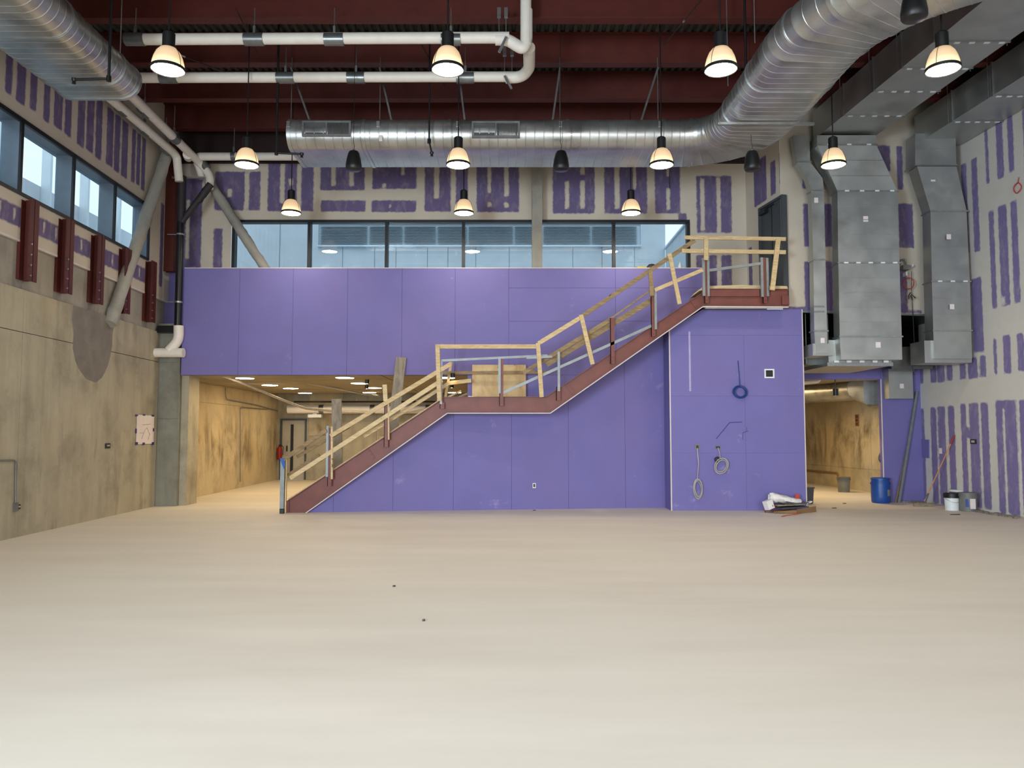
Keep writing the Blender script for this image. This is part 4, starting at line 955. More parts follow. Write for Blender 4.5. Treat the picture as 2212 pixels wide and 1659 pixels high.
th2 = hrun('grey rectangular duct running overhead along the right wall', (x0b, x1b), zd, zd + .62, [16.6, 15.3, 14.1, 12.9, 11.6, 10.2, 8.6, 7, 5], .066)
# second drop
Yf = 16.3
t = thing('rectangular_duct', 'narrower grey duct dropping beside the right wall, rightmost one of three', 'duct', (P(2055, 600, Yf).x, Yf + .2, 3.2))
Q0 = vsec(1977, 2064, 288, Yf - .05, .4); Q1 = vsec(1977, 2066, 357, Yf - .05, .4); Q2 = vsec(1981, 2066, 359, Yf - .05, .36); Q3 = vsec(2010, 2088, 456, Yf, .33); Q4 = vsec(2013, 2095, 608, Yf, .33); Q5 = vsec(2016, 2098, 714, Yf, .33); Q6 = vsec(2018, 2100, 775, Yf, .33)
rect_duct(t, [Q0, Q1]); rect_duct(t, [Q2, Q3, Q4, Q5, Q6])
for s_ in (Q1, Q3, Q4, Q5): ring_flange(t, s_, (0, 0, 1))
zigs(t, (Q0, Q1), 2); zigs(t, (Q3, Q4), 2); zigs(t, (Q4, Q5), 3)
clips(t, Q4, 3, Yf)
for u, v in ((2015, 386), (2049, 511), (2056, 662)): obj('sticker', MB().box(P(u - 4, v + 6, Yf - .035), P(u + 5, v - 5, Yf - .03)), 'paper', t)
obj('elbow_box', MB().box((P(1985, 780, Yf + .3).x, Yf + .06, P(2018, 783, Yf).z), (P(2085, 780, Yf + .3).x, 16.95, P(2018, 735, Yf).z)), 'galvanised_rect', t)
# narrow drop
Yf = 16.15
t = thing('rectangular_duct', 'slim grey duct with a kinked top, leftmost one of three at the right wall', 'duct', (P(1772, 600, Yf).x, Yf + .1, 3.3))
N = [vsec(1713, 1749, 292, Yf, .2), vsec(1722, 1750, 350, Yf, .2), vsec(1744, 1777, 385, Yf, .2), vsec(1752, 1780, 412, Yf, .2), vsec(1757, 1783, 561, Yf, .22), vsec(1759, 1787, 715, Yf, .22), vsec(1762, 1788, 763, Yf, .22)]
rect_duct(t, N)
for s_ in (N[1], N[3], N[4], N[5]): ring_flange(t, s_, (0, 0, 1))
for u, v in ((1763, 432), (1777, 735)): obj('sticker', MB().box(P(u - 4, v + 6, Yf - .006), P(u + 4, v - 5, Yf - .002)), 'paper', t)
obj('elbow_box', MB().box((P(1745, 780, Yf + .3).x, Yf + .02, P(1762, 768, Yf).z), (P(1790, 780, Yf + .3).x, 17.6, P(1762, 742, Yf).z)), 'galvanised_rect', t)
for z in (P(0, 662, Yf).z, P(0, 673, Yf).z): obj('strap', MB().box((P(1762, 662, Yf).x - .05, Yf - .02, z - .015), (P(1780, 662, Yf).x, Yf - .005, z + .015)), 'stud_zinc', t)
# collector below the drops, going back into the void
t = thing('rectangular_duct', 'flat grey collector duct below the three drops, above the corridor opening', 'duct', (P(1860, 785, 16.3).x, 16.6, 3.1))
za = P(1850, 790, 16.3).z; zb_ = P(1850, 779, 16.3).z
obj('duct_section', MB().box((P(1790, 785, 16.3).x, 16.3, za), (P(1926, 785, 16.3).x, 18.4, za + .55)), 'galvanised_rect', t)
f_ = obj('flange', MB().box((P(1786, 785, 16.3).x, 16.27, za - .01), (P(1928, 785, 16.3).x, 16.32, za + .07)), 'zinc', t)
for u in (1807, 1834, 1862, 1890, 1914): obj('flange_clip', MB().box(P(u - 5, 783, 16.262), P(u + 5, 779, 16.27)), 'white_plastic', f_)
obj('duct_section', MB().hexa([P(1926, 797, 17.2), P(2015, 797, 17.2), P(2010, 790, 18.3), P(1930, 790, 18.3), P(1926, 752, 17.2), P(2015, 744, 17.2), P(2010, 750, 18.3), P(1930, 750, 18.3)]), 'duct_dark', t)
obj('duct_section', MB().box((P(1740, 790, 16.9).x, 16.9, P(0, 788, 16.9).z), (P(1792, 790, 16.9).x, 18.3, P(0, 775, 16.9).z)), 'duct_dark', t)
for u in (1742, 1790):
    obj('hanger_rod', MB().tube([(P(u, 780, 16.8).x, 16.8, zv), (P(u, 780, 16.8).x, 16.8, P(u, 785, 16.8).z)], .01, 6), 'zinc', t)
obj('trapeze_bar', MB().box(P(1738, 771, 16.75), P(1778, 768, 16.85)), 'zinc', t)
t = thing('rectangular_duct', 'short grey duct stub ending on the purple wall right of the corridor opening', 'duct', (P(1945, 830, 18.2).x, 18.3, 2.6))
obj('duct_section', MB().box(P(1921, 861, 18.2), (P(1971, 802, 18.2).x, 18.48, P(1971, 802, 18.2).z)), 'galvanised_rect', t)
obj('flange', MB().box((P(1918, 802, 18.2).x, 18.18, P(0, 803, 18.2).z), (P(1974, 802, 18.2).x, 18.49, P(0, 797, 18.2).z)), 'zinc', t)
obj('side_flange', MB().box((P(1917, 861, 18.3).x, 18.3, P(0, 861, 18.3).z), (P(1920, 861, 18.3).x, 18.49, P(0, 803, 18.3).z)), 'stud_zinc', t)
obj('sticker', MB().box(P(1944, 839, 18.19), P(1952, 829, 18.197)), 'paper', t)
# corridor duct and spot
t = thing('round_duct', 'round spiral duct running below the corridor ceiling', 'duct', (8.6, 22, 2.7))
dpth = [P(1700, 853, 23.5), P(1850, 841, 20.6)]; d = (dpth[1] - dpth[0]).normalized(); n_ = 30; pts = [dpth[0].lerp(dpth[1], k / n_) for k in range(n_ + 1)]
obj('duct_body', MB().tube(pts, [.29 + (.008 if k % 3 == 0 else 0) for k in range(n_ + 1)], 24), 'galvanised', t, smooth=40)
e1 = dpth[1]; ringA = [e1 + Vector((0.29 * math.cos(a), 0, 0)) * 0 + (Vector((d.y, -d.x, 0)) * math.cos(a) + Vector((0, 0, 1)) * math.sin(a)) * .29 for a in [2 * math.pi * k / 16 + math.pi / 16 for k in range(16)]]
c2 = P(1890, 838, 20.3); hw, hh = .36, .44
ringB = [c2 + Vector((d.y, -d.x, 0)) * max(-hw, min(hw, math.cos(a) * hw * 1.5)) + Vector((0, 0, 1)) * max(-hh, min(hh, math.sin(a) * hh * 1.5)) for a in [2 * math.pi * k / 16 + math.pi / 16 for k in range(16)]]
obj('transition', MB().loft([ringA, ringB]), 'galvanised', t, smooth=30)
obj('flange', MB().box(c2 + Vector((-.02, -.4, -.5)), c2 + Vector((.05, .4, .5))), 'zinc', t)
t = thing('corridor_pipe', 'short white pipe under the corridor ceiling at the left edge of the opening', 'pipe', P(1750, 826, 20))
obj('pipe_run', MB().tube(fillet([P(1735, 826, 20), P(1768, 823, 20), P(1771, 812, 20)], .1), .06, 10), 'white_pipe', t, smooth=40)
q = P(1805, 855, 19.4)
t = thing('spotlight', 'black cylinder spotlight hanging in the corridor opening', 'light', q)
obj('housing', MB().lathe(q, [(.065, 0), (.07, 0), (.07, .18), (0, .18)], 18), 'black_metal', t, smooth=40)
obj('lens', MB().lathe(q, [(.064, .01), (0, .012)], 18), 'spot_lens', t)
obj('stem', MB().tube([q + Vector((0, 0, .18)), q + Vector((0, 0, .5))], .012, 8), 'black_metal', t)
l = bpy.data.lights.new('corridor_spot', 'SPOT'); l.spot_size = 1.7; l.energy = 60; l.color = (1, .72, .4); l.shadow_soft_size = .05
lo = bpy.data.objects.new('corridor_spot', l); C.objects.link(lo); lo.location = q + Vector((0, 0, -.08))

# ================================================================== pipes
PZ = 7.95; PR = .092
def pclamp(t, c, d, ln=.32):
    c = Vector(c); d = Vector(d).normalized()
    o = obj('pipe_clamp', MB().tube([c - d * ln / 2, c + d * ln / 2], PR + .012, 16), 'grey_band', t, smooth=40)
    obj('hanger_rod', MB().tube([c + Vector((0, 0, PR)), (c.x, c.y, 8.66)], .009, 6), 'zinc', o); obj('clevis', MB().box(c + Vector((-.02, -.02, PR)), c + Vector((.02, .02, PR + .13))), 'zinc', o)
    return o
Y1, Y2 = 12.3, 13.6
z1_ = P(600, 85, Y1).z; z2_ = P(600, 168, Y2).z
t = thing('insulated_pipe', 'upper white insulated pipe crossing below the roof beams', 'pipe', (-3, Y1, z1_))
obj('pipe_run', MB().tube(fillet([(-6.3, Y1, z1_), (P(1100, 85, Y1).x, Y1, z1_ + .03)], .1), PR, 16), 'white_pipe', t, smooth=40)
for u in (292, 549, 722, 974): pclamp(t, (P(u, 85, Y1).x, Y1, z1_), (1, 0, 0))
t = thing('insulated_pipe', 'lower white insulated pipe with an elbow rising into the roof drain', 'pipe', (-3, Y2, z2_))
xr = P(1140, 150, Y2).x
obj('pipe_run', MB().tube([(P(268, 170, Y2).x, Y2, z2_), (xr - .1, Y2, z2_ + .02)], PR, 16), 'white_pipe', t, smooth=40)
obj('elbow', MB().tube(fillet([(xr - .4, Y2, z2_), (xr - .12, Y2 - .02, z2_), (xr + .02, Y2 - .3, z2_ + .02), (xr + .0, Y1 + .2, z2_)], .22, 8), PR + .01, 16), 'white_pipe', t, smooth=50)
obj('elbow', MB().tube(fillet([(P(1070, 85, Y1).x, Y1, z1_), (P(1095, 88, Y1).x, Y1, z1_ - .0), (P(1130, 112, Y1).x, Y1 - .02, z1_ - .18), (P(1138, 95, Y1).x, Y1, z1_ - .02), (P(1138, 60, Y1).x, Y1, z1_ + .5)], .15, 6), PR + .004, 16), 'white_pipe', t, smooth=50)
obj('riser', MB().tube([(P(1136, 100, Y1).x, Y1 - .02, z1_ - .1), (P(1136, 60, Y1).x, Y1 - .02, ZT)], PR, 16), 'white_pipe', t, smooth=40)
for u in (365, 617, 769, 1005): pclamp(t, (P(u, 168, Y2).x, Y2, z2_), (1, 0, 0))
for u, v, Y in ((1078, 20, Y1), (1093, 18, Y1), (1090, 118, Y2), (1106, 118, Y2)):
    x = P(u, v, Y).x; o = obj('beam_clamp', MB().box((x - .03, Y - .03, 8.5), (x + .03, Y + .03, 8.66)), 'zinc', t)
    obj('hanger_rod', MB().tube([(x, Y, z1_ + .08), (x, Y, 8.6)], .009, 6), 'zinc', o)
for a, b_, Y in (((1094, 80), (1078, 113), Y1 - .15), ((1090, 164), (1105, 192), Y2 - .15)):
    obj('strut', MB().bar(P(*a, Y), P(*b_, Y), .04, .04), 'zinc', t)
# pipes along the left wall
def plp(u, v): q = G(u, v, PZ); return q
pA = [plp(160, 150), plp(234, 208), plp(378, 332)]; pB = [plp(245, 168), plp(267, 190), plp(401, 322)]
t = thing('insulated_pipe', 'white insulated pipe running along the top of the left wall, nearer the windows', 'pipe', pA[1])
yk = 17.35
pA2 = pA[2]; obj('pipe_run', MB().tube(fillet([pA[0], pA[1], pA2 + Vector((.0, -.1, 0)), pA2 + Vector((.02, .05, -.05)), Vector((pA2.x + .06, pA2.y + .12, 7.35))], .25, 8), PR, 16), 'white_pipe', t, smooth=50)
for u, v in ((263, 236), (312, 280), (358, 322)): pclamp(t, plp(u, v), pA[2] - pA[1], .26)
t = thing('insulated_pipe', 'white insulated pipe running along the left wall and bending into the corner', 'pipe', pB[1])
obj('pipe_run', MB().tube(fillet([pB[0], pB[1], pB[2], P(432, 352, 17.45), P(455, 380, 17.5), P(452, 408, 17.5)], .3, 8), PR, 16), 'white_pipe', t, smooth=50)
for u, v in ((312, 240), (376, 298)): pclamp(t, plp(u, v), pB[2] - pB[1], .26)
obj('pipe_clamp', MB().tube([P(438, 354, 17.45), P(448, 364, 17.46)], PR + .012, 16), 'grey_band', t, smooth=40)
obj('end_cap', MB().tube([P(407, 340, 17.2), P(405, 334, 16.95)], PR + .01, 16), 'white_pipe', t, smooth=40)
t = thing('insulated_pipe', 'short white insulated pipe running to the left end of the big oval duct', 'pipe', P(530, 338, 17.3))
obj('pipe_run', MB().tube(fillet([P(425, 346, 17.3), P(430, 338, 17.3), P(660, 338, 17.3)], .2), PR, 16), 'white_pipe', t, smooth=50)
for u in (505,): pclamp(t, P(u, 338, 17.3), (1, 0, 0), .1)
t = thing('insulated_pipe', 'short white stub pipe above the black drain in the corner', 'pipe', P(390, 380, 17.4))
obj('pipe_run', MB().tube(fillet([P(425, 352, 17.5), P(430, 365, 17.5), P(436, 385, 17.5)], .1), PR * .8, 14), 'white_pipe', t, smooth=50)
obj('bracket', MB().bar(P(372, 384, 17.4), P(440, 384, 17.4), .05, .04), 'zinc', t)
# black drain
xk = P(387, 600, 17.3).x
t = thing('drain_pipe', 'shiny black vertical drain pipe in the left corner', 'pipe', (xk, 17.3, 4.3))
obj('pipe_run', MB().tube([(xk, 17.3, P(0, 712, 17.3).z), (xk, 17.3, P(0, 480, 17.3).z)], .08, 18), 'black_rubber', t, smooth=40)
obj('riser', MB().tube([(xk, 17.32, P(0, 482, 17.3).z), (xk, 17.32, P(0, 380, 17.3).z)], .088, 12), 'dark_cable', t, smooth=40)
obj('branch', rough_bar(P(392, 480, 17.3), P(432, 428, 17.4), .07, seed=5, n=12, amp=.012), 'dark_cable', t, smooth=60); obj('branch', rough_bar(P(428, 434, 17.4), P(455, 398, 17.45), .085, seed=9, n=10, amp=.012), 'dark_cable', t, smooth=60)
for v in (507, 653):
    z = P(0, v, 17.3).z; o = obj('pipe_clamp', MB().tube([(xk, 17.3, z - .018), (xk, 17.3, z + .018)], .094, 16), 'zinc', t, smooth=40)
    obj('wall_bracket', MB().bar((xk - .3, 17.3, z + .01), (xk, 17.3, z), .02, .02), 'zinc', o)
t = thing('insulated_pipe', 'white pipe elbow and stub at the foot of the black drain', 'pipe', P(380, 765, 17.25))
obj('elbow', MB().tube(fillet([P(386, 704, 17.3), P(386, 735, 17.3), P(365, 758, 17.25)], .14, 8), .11, 18), 'white_pipe', t, smooth=50)
obj('stub', MB().tube([(XL(17.25) + .12 - .2, 17.25, P(0, 762, 17.25).z), (P(397, 762, 17.25).x, 17.25, P(0, 762, 17.25).z)], .105, 18), 'white_pipe', t, smooth=40)
obj('cover_pad', MB().box((P(341, 720, 17.35).x, 17.3, P(0, 719, 17.35).z), (P(376, 720, 17.35).x, 17.5, P(0, 704, 17.35).z)), 'black_rubber', t)
# slim sprinkler drops
def drop(label, pts, r=.021):
    pts = [Vector(p) for p in pts]
    t = thing('sprinkler_pipe', label, 'pipe', pts[-1]); obj('pipe_run', MB().tube(fillet(pts, .03, 3), r, 8), 'black_metal', t, smooth=50)
    e = pts[-1]; obj('sprinkler_head', MB().lathe(e + Vector((0, 0, -.06)), [(0, 0), (.03, .0), (.02, .03), (.035, .05), (.035, .08), (0, .08)], 10), 'black_metal', t, smooth=40)
    for p in pts[1:2]: obj('elbow', MB().lathe(p + Vector((0, 0, -.04)), [(0, 0), (.034, 0), (.034, .08), (0, .08)], 10), 'black_metal', t, smooth=40)
def vline(u, v, Y): p = P(u, v, Y); return Vector((p.x, p.y, ZT))
for lb_, Y, a, b_ in (('black sprinkler drop under the left oval duct', 10.9, (235, 170), (160, 172)), ('black sprinkler drop at the left end of the long oval duct', 13.6, (597, 330), (652, 333)), ('black sprinkler drop below the diagonal part of the oval duct', 12.2, (1612, 190), (1675, 190))):
    p = P(*a, Y); drop(lb_, [vline(*a, Y), p, P(*b_, Y)])
p = P(927, 305, 13.75); drop('short black flexible sprinkler drop in front of the long oval duct', [vline(927, 305, 13.75), p, p + Vector((.05, 0, -.22))], .016)
# thin conduits under the roof
for i, (a, b_, Y) in enumerate((((275, 0), (505, 268), 13.0), ((912, 0), (960, 258), 13.4), ((1525, 0), (1435, 135), 11.8), ((510, -20), (560, 40), 12.2))):
    pa = P(*a, Y); pb_ = P(*b_, Y + 1.3); pa.z = 8.6; pb_.z = 8.45
    t = thing('conduit', ['thin metal conduit slanting below the roof between the left lamps', 'thin metal conduit slanting below the roof behind the middle lamp', 'thin metal conduit slanting below the roof beside the third lamp', 'short thin conduit at the top edge near the roof deck'][i], 'conduit', pa)
    obj('pipe_run', MB().tube([pa, pb_], .012, 6), 'dark_steel', t)
    obj('coupling', MB().tube([pa.lerp(pb_, .48), pa.lerp(pb_, .52)], .018, 8), 'zinc', t)

cable('cable', 'short loose black cord hanging below the oval duct, right of the right far lamp', [P(1447, 350, 15.0), P(1446, 385, 15.0), P(1447, 406, 15.0)], .012, 'black_metal', rr=.1)
# ================================================================== pendant lamps
LZ = (HZ - 445) * 16.4 / F + 1.65
def mk_lamp(c, label):
    t = thing('pendant_lamp', label, 'lamp', c, 'bell pendant lamps hanging over the hall')
    c = Vector(c)
    obj('socket', MB().lathe(c, [(0, .26), (.075, .26), (.08, .265), (.08, .46), (.06, .48), (.0, .48)], 20), 'black_metal', t, smooth=40)
    obj('cord', MB().tube([c + Vector((0, 0, .47)), (c.x, c.y, ZT)], .011, 8), 'black_metal', t)
    obj('shade', MB().lathe(c, [(.07, .27), (.11, .25), (.15, .2), (.18, .13), (.198, .06), (.205, 0), (.2, -.03), (.196, -.03), (.2, 0), (.192, .06), (.172, .13), (.142, .195), (.1, .24), (.07, .26)], 32), 'lamp_dome', t, smooth=50)
    obj('rim', MB().lathe(c, [(.21, .005), (.216, -.0), (.216, -.03), (.206, -.038), (.2, -.03), (.204, .005)], 32), 'black_metal', t, smooth=40)
    ln = obj('lens', MB().lathe(c, [(.2, -.028), (.14, -.038), (0, -.042)], 28), 'lamp_lens', t, smooth=50)
    for k in range(3):
        a = math.radians(100 + 120 * k); prof = [(.085, .265), (.116, .255), (.156, .203), (.186, .132), (.204, .06), (.212, 0)]
        obj('cage_wire', MB().tube([c + Vector((r * math.cos(a), r * math.sin(a), z)) for r, z in prof], .0035, 6), 'black_metal', t)
    return t
rows = [('nearest row', 9.8, [(363, 142, 'leftmost'), (967, 144, 'second from left'), (1557, 146, 'third from left'), (2037, 150, 'rightmost')]),
        ('middle row', 13.4, [(533, 337, 'leftmost'), (990, 341, 'second from left'), (1429, 339, 'third from left'), (1800, 338, 'rightmost')]),
        ('farthest row', 16.4, [(629, 447, 'left'), (1002, 447, 'middle'), (1363, 447, 'right')])]
base = None
for rn, Y, ls in rows:
    for u, v, pos in ls:
        c = P(u, v, Y); c.z = LZ - .06
        lb_ = 'lit bell pendant lamp, %s one of the %s' % (pos, rn)
        if base is None: base = mk_lamp(c, lb_); bp = Vector(c)
        else: dup(base, c - bp, lb_)
# hanging speakers
base = None
for u, v, Y, lb_ in ((764, 358, 13.4, 'black hanging speaker between the first two middle lamps'), (1212, 360, 13.4, 'black hanging speaker in front of the fireproofed column'), (1625, 358, 13.4, 'black hanging speaker right of the third middle lamp'), (1974, 10, 8.4, 'black hanging speaker cut off by the top edge of the photo')):
    c = P(u, v, Y); c.z = 6.31
    if base is None:
        base = thing('hanging_speaker', lb_, 'speaker', c, 'black pendant speakers'); bp = Vector(c)
        obj('cabinet', MB().lathe(c, [(0, .0), (.125, .0), (.14, .02), (.142, .08), (.125, .2), (.1, .3), (.08, .335), (0, .34)], 28), 'black_metal', base, smooth=40)
        obj('grille', MB().lathe(c, [(0, -.012), (.11, -.006), (.128, .004)], 28), 'black_rubber', base, smooth=40)
        obj('cable', MB().tube(fillet([c + Vector((0, 0, .33)), c + Vector((.01, 0, .45)), c + Vector((-.01, 0, .5)), Vector((c.x, c.y, ZT))], .03), .005, 6), 'black_metal', base)
        obj('mount', MB().lathe(c + Vector((0, 0, .33)), [(.03, 0), (.02, .05), (0, .05)], 12), 'zinc', base, smooth=40)
    else: dup(base, c - bp, lb_)

# ================================================================== wall boxes, cables, poster
A, B = LW
def lwbox(u0, v0, u1, v1, off=.02, base_off=.0):
    a = hit(u0, v1, A, B); b_ = hit(u1, v1, A, B); zt = hit((u0 + u1) / 2, v0, A, B).z; zb = hit((u0 + u1) / 2, v1, A, B).z
    return MB().hexa([Vector((a.x + base_off, a.y, zb)), Vector((b_.x + base_off, b_.y, zb)), Vector((b_.x + off, b_.y, zb)), Vector((a.x + off, a.y, zb)), Vector((a.x + base_off, a.y, zt)), Vector((b_.x + base_off, b_.y, zt)), Vector((b_.x + off, b_.y, zt)), Vector((a.x + off, a.y, zt))])
t = thing('paper_poster', 'white paper sheet taped to the left concrete wall', 'poster', hit(311, 960, A, B))
obj('sheet', lwbox(292.5, 897, 330, 959, .016, .011), 'paper', t)
pk = MB()
for (ua, va), (ub, vb) in (((304, 948), (312, 928)), ((312, 928), (316, 924)), ((316, 924), (322, 940)), ((306, 918), (324, 916)), ((318, 950), (322, 936)), ((300, 935), (309, 936))):
    pk.bar(hit(ua, va, A, B) + Vector((.018, 0, 0)), hit(ub, vb, A, B) + Vector((.018, 0, 0)), .004, .006)
obj('drawing_lines', pk, 'grey_plastic', t)
for r in ((291, 895.5, 296, 899), (307, 895, 312, 898), (326, 896, 331, 900), (291, 926, 293.5, 936), (328.5, 925, 331, 932), (291, 955, 296, 961), (306, 956, 311, 961), (326, 955, 331, 961)): obj('tape', lwbox(*r, .02, .012), 'navy_tape', t)
for u, v, lb_, w_ in ((231, 963, 'square dark electrical box on the left concrete wall', 5), (37, 1095, 'low dark electrical box at the foot of the left conduit', 4.5)):
    t = thing('electrical_box', lb_, 'electrical box', hit(u, v, A, B)); obj('plate', lwbox(u - w_, v - w_ - .5, u + w_, v + w_ + .5, .022, .006), 'outlet_dark', t); obj('wire_stub', lwbox(u - 2, v - 2, u + 2, v + 1, .04, .02), 'grey_cable', t)
t = thing('conduit', 'thin conduit bent down the left concrete wall to a low box', 'conduit', hit(31, 1090, A, B))
obj('pipe_run', MB().tube(fillet([hit(-30, 995, A, B) + Vector((.025, 0, 0)), hit(31, 994, A, B) + Vector((.025, 0, 0)), hit(30, 1093, A, B) + Vector((.025, 0, 0))], .06), .012, 8), 'grey_band', t, smooth=50)
obj('end_box', lwbox(27, 1086, 34, 1104, .04, .006), 'grey_band', t)
# square grille and boxes on the purple box
def fr_box(u0, v0, u1, v1, Y0, Y1): a = P(u0, v1, 16.5); b_ = P(u1, v0, 16.5); return MB().box((a.x, Y0, a.z), (b_.x, Y1, b_.z))
t = thing('wall_register', 'square white framed grille high on the purple box', 'grille', P(1661, 817, 16.5))
a = P(1651, 817, 16.5); b_ = P(1672, 797, 16.5)
obj('frame', MB().box((a.x, 16.48, a.z), (b_.x, 16.5, a.z + .03)).box((a.x, 16.48, b_.z - .03), (b_.x, 16.5, b_.z)).box((a.x, 16.48, a.z + .03), (a.x + .03, 16.5, b_.z - .03)).box((b_.x - .03, 16.48, a.z + .03), (b_.x, 16.5, b_.z - .03)), 'white_plastic', t)
obj('opening', MB().box((a.x + .03, 16.493, a.z + .03), (b_.x - .03, 16.5, b_.z - .03)), 'black_metal', t)
t = thing('electrical_box', 'left grey electrical box with a hanging grey cable on the purple box', 'electrical box', P(1506, 970, 16.5))
obj('plate', fr_box(1501, 960, 1511, 971, 16.485, 16.5), 'grey_plastic', t); obj('opening', fr_box(1503.5, 962, 1508.5, 969, 16.48, 16.486), 'outlet_dark', t)
t = thing('electrical_box', 'right dark electrical box above the tangled white cable on the purple box', 'electrical box', P(1550, 970, 16.5))
obj('plate', fr_box(1544.5, 963, 1556, 969.5, 16.486, 16.5), 'grey_plastic', t); obj('opening', fr_box(1546, 964, 1554.5, 968.5, 16.48, 16.487), 'black_metal', t)
def coil(name, label, c, rx, rz, nt_, r, mat, lead=None, seed=0, Y=16.47, tilt=0.0):
    rnd = random.Random(seed); pts = []; c = Vector(c)
    if lead: pts += [Vector(p) for p in lead]
    N_ = 18 * nt_
    for k in range(N_ + 1):
        a = math.pi / 2 + 2 * math.pi * k / 18; jr = 1 + .17 * math.sin(k * .113 + seed) + .06 * math.sin(k * .71) + rnd.uniform(-.02, .02)
        pts.append(c + Vector((rx * jr * math.cos(a) + tilt * math.sin(a), -.012 + .02 * math.sin(k * .21), rz * jr * math.sin(a))))
    return tag(obj(name, MB().tube(pts, r, 6), mat, smooth=60), label, 'cable')
c = P(1508, 1056, 16.46); coil('cable_coil', 'long oval coil of grey cable hanging low on the purple box', c, .085, .18, 4, .011, 'grey_cable', [P(1506, 968, 16.48), P(1509, 1000, 16.46), P(1507, 1036, 16.46)], 1)
c = P(1558, 1006, 16.44); coil('cable_coil', 'tangled coil of whitish cable below the right electrical box', c, .13, .14, 5, .010, 'grey_cable', [P(1551, 967, 16.48), P(1555, 980, 16.46), P(1556, 990, 16.45)], 5, tilt=.04)
c = P(1549, 993, 16.46); coil('cable_coil', 'small dark cable loop beside the tangled whitish cable', c, .05, .05, 2, .012, 'dark_cable', None, 3)
c = P(1598, 847, 16.45); coil('cable_coil', 'round coil of blue cable hanging from a thin wire on the purple box', c, .135, .115, 6, .010, 'blue_cable', [P(1594, 779, 16.49), P(1597, 810, 16.48), P(1598, 830, 16.46)], 2)
tag(obj('pencil_mark', MB().bar(P(1547, 948, 16.497), P(1576, 913, 16.497), .004, .014).bar(P(1576, 913, 16.497), P(1603, 911.5, 16.497), .004, .014), 'navy_tape'), 'thin dark angled line drawn on the purple box', 'marking')
tag(obj('pencil_mark', MB().bar(P(1604, 950, 16.497), P(1605, 934, 16.497), .004, .01).bar(P(1604, 935, 16.497), P(1616, 931, 16.497), .004, .01).bar(P(1613, 932, 16.497), P(1613.5, 922, 16.497), .004, .01), 'navy_tape'), 'small dark stepped line drawn on the purple box', 'marking')
t = thing('wall_outlet', 'small outlet low on the purple wall under the landing', 'outlet', hit(1154, 1049, *SW))
q = hit(1154, 1049, *SW); obj('plate', MB().box(q + Vector((-.035, -.035, -.05)), q + Vector((.035, -.01, .055))), 'white_plastic', t); obj('socket', MB().box(q + Vector((-.022, -.04, -.03)), q + Vector((.022, -.034, .04))), 'outlet_dark', t)
# right wall bits
A, B = RW
def rwbox(u0, v0, u1, v1, o0, o1):
    a = hit(u0, v1, A, B); b_ = hit(u1, v1, A, B); zt = hit((u0 + u1) / 2, v0, A, B).z; zb = hit((u0 + u1) / 2, v1, A, B).z
    return MB().hexa([Vector((a.x - o0, a.y, zb)), Vector((b_.x - o0, b_.y, zb)), Vector((b_.x - o1, b_.y, zb)), Vector((a.x - o1, a.y, zb)), Vector((a.x - o0, a.y, zt)), Vector((b_.x - o0, b_.y, zt)), Vector((b_.x - o1, b_.y, zt)), Vector((a.x - o1, a.y, zt))])
t = thing('electrical_box', 'dark double electrical box on the right taped wall', 'electrical box', hit(2104, 954, A, B)); obj('plate', rwbox(2098, 949, 2110, 959, 0, .02), 'outlet_dark', t); obj('wire_stub', rwbox(2101, 951.5, 2107, 956, .02, .03), 'grey_cable', t)
tag(obj('wall_tag', rwbox(2029, 968, 2035, 980, 0, .008), 'paper'), 'small white tag on the right taped wall above the broom', 'tag')
t = thing('wall_outlet', 'dark slot outlet low in the purple board beside the right corner', 'outlet', hit(1983, 1037, A, B)); obj('plate', rwbox(1976, 1018, 1989, 1050, 0, .012), 'purple_board', t); obj('slot', rwbox(1981.5, 1033, 1983.5, 1041, .012, .018), 'black_metal', t)
c = hit(2203, 406, A, B) + Vector((-.05, 0, 0)); pts = [hit(2204, 383, A, B) + Vector((-.03, 0, 0)), hit(2203, 394, A, B) + Vector((-.04, 0, 0))]
for k in range(37):
    a = math.pi / 2 + k * math.pi / 9; pts.append(c + Vector((-.01 * math.sin(k), .105 * math.cos(a), .1 * math.sin(a))))
tag(obj('cable_coil', MB().tube(pts, .009, 6), 'red_cable', smooth=60), 'round coil of red cable high on the right taped wall', 'cable')
c = P(1963, 612, 16.75); pts = []
for k in range(37):
    a = math.pi / 2 + k * math.pi / 9; pts.append(c + Vector((.115 * math.cos(a), -.0 - .01 * math.sin(k), .125 * math.sin(a))))
tag(obj('cable_coil', MB().tube(pts, .011, 6), 'red_cable', smooth=60), 'round coil of red cable between the two wide duct drops', 'cable')
cable('cable', 'thin dark cable hanging down between the two wide duct drops', [P(1969, 586, 16.8), P(1969, 630, 16.8), P(1972, 680, 16.9), P(1976, 760, 17.0), P(1970, 790, 17.0), P(1975, 810, 17.3)], .007, 'dark_cable', rr=.1)
tag(obj('cable_tuft', MB().tube([P(1967, 632, 16.75), P(1962, 640, 16.72), P(1963, 646, 16.72), P(1967, 638, 16.72), P(1971, 648, 16.72), P(1969, 636, 16.72), P(1978, 644, 16.72)], .012, 6), 'dark_cable', smooth=60), 'small tied bundle of dark cable ends below the red coil', 'cable')
t = thing('junction_box', 'small grey junction box beside the widest duct drop', 'electrical box', P(1958, 600, 16.85))
obj('body', MB().box(P(1944, 585, 16.85), P(1966, 572, 16.7)), 'grey_plastic', t); obj('lower_box', MB().box(P(1950, 598, 16.85), P(1960, 587, 16.7)), 'white_plastic', t)
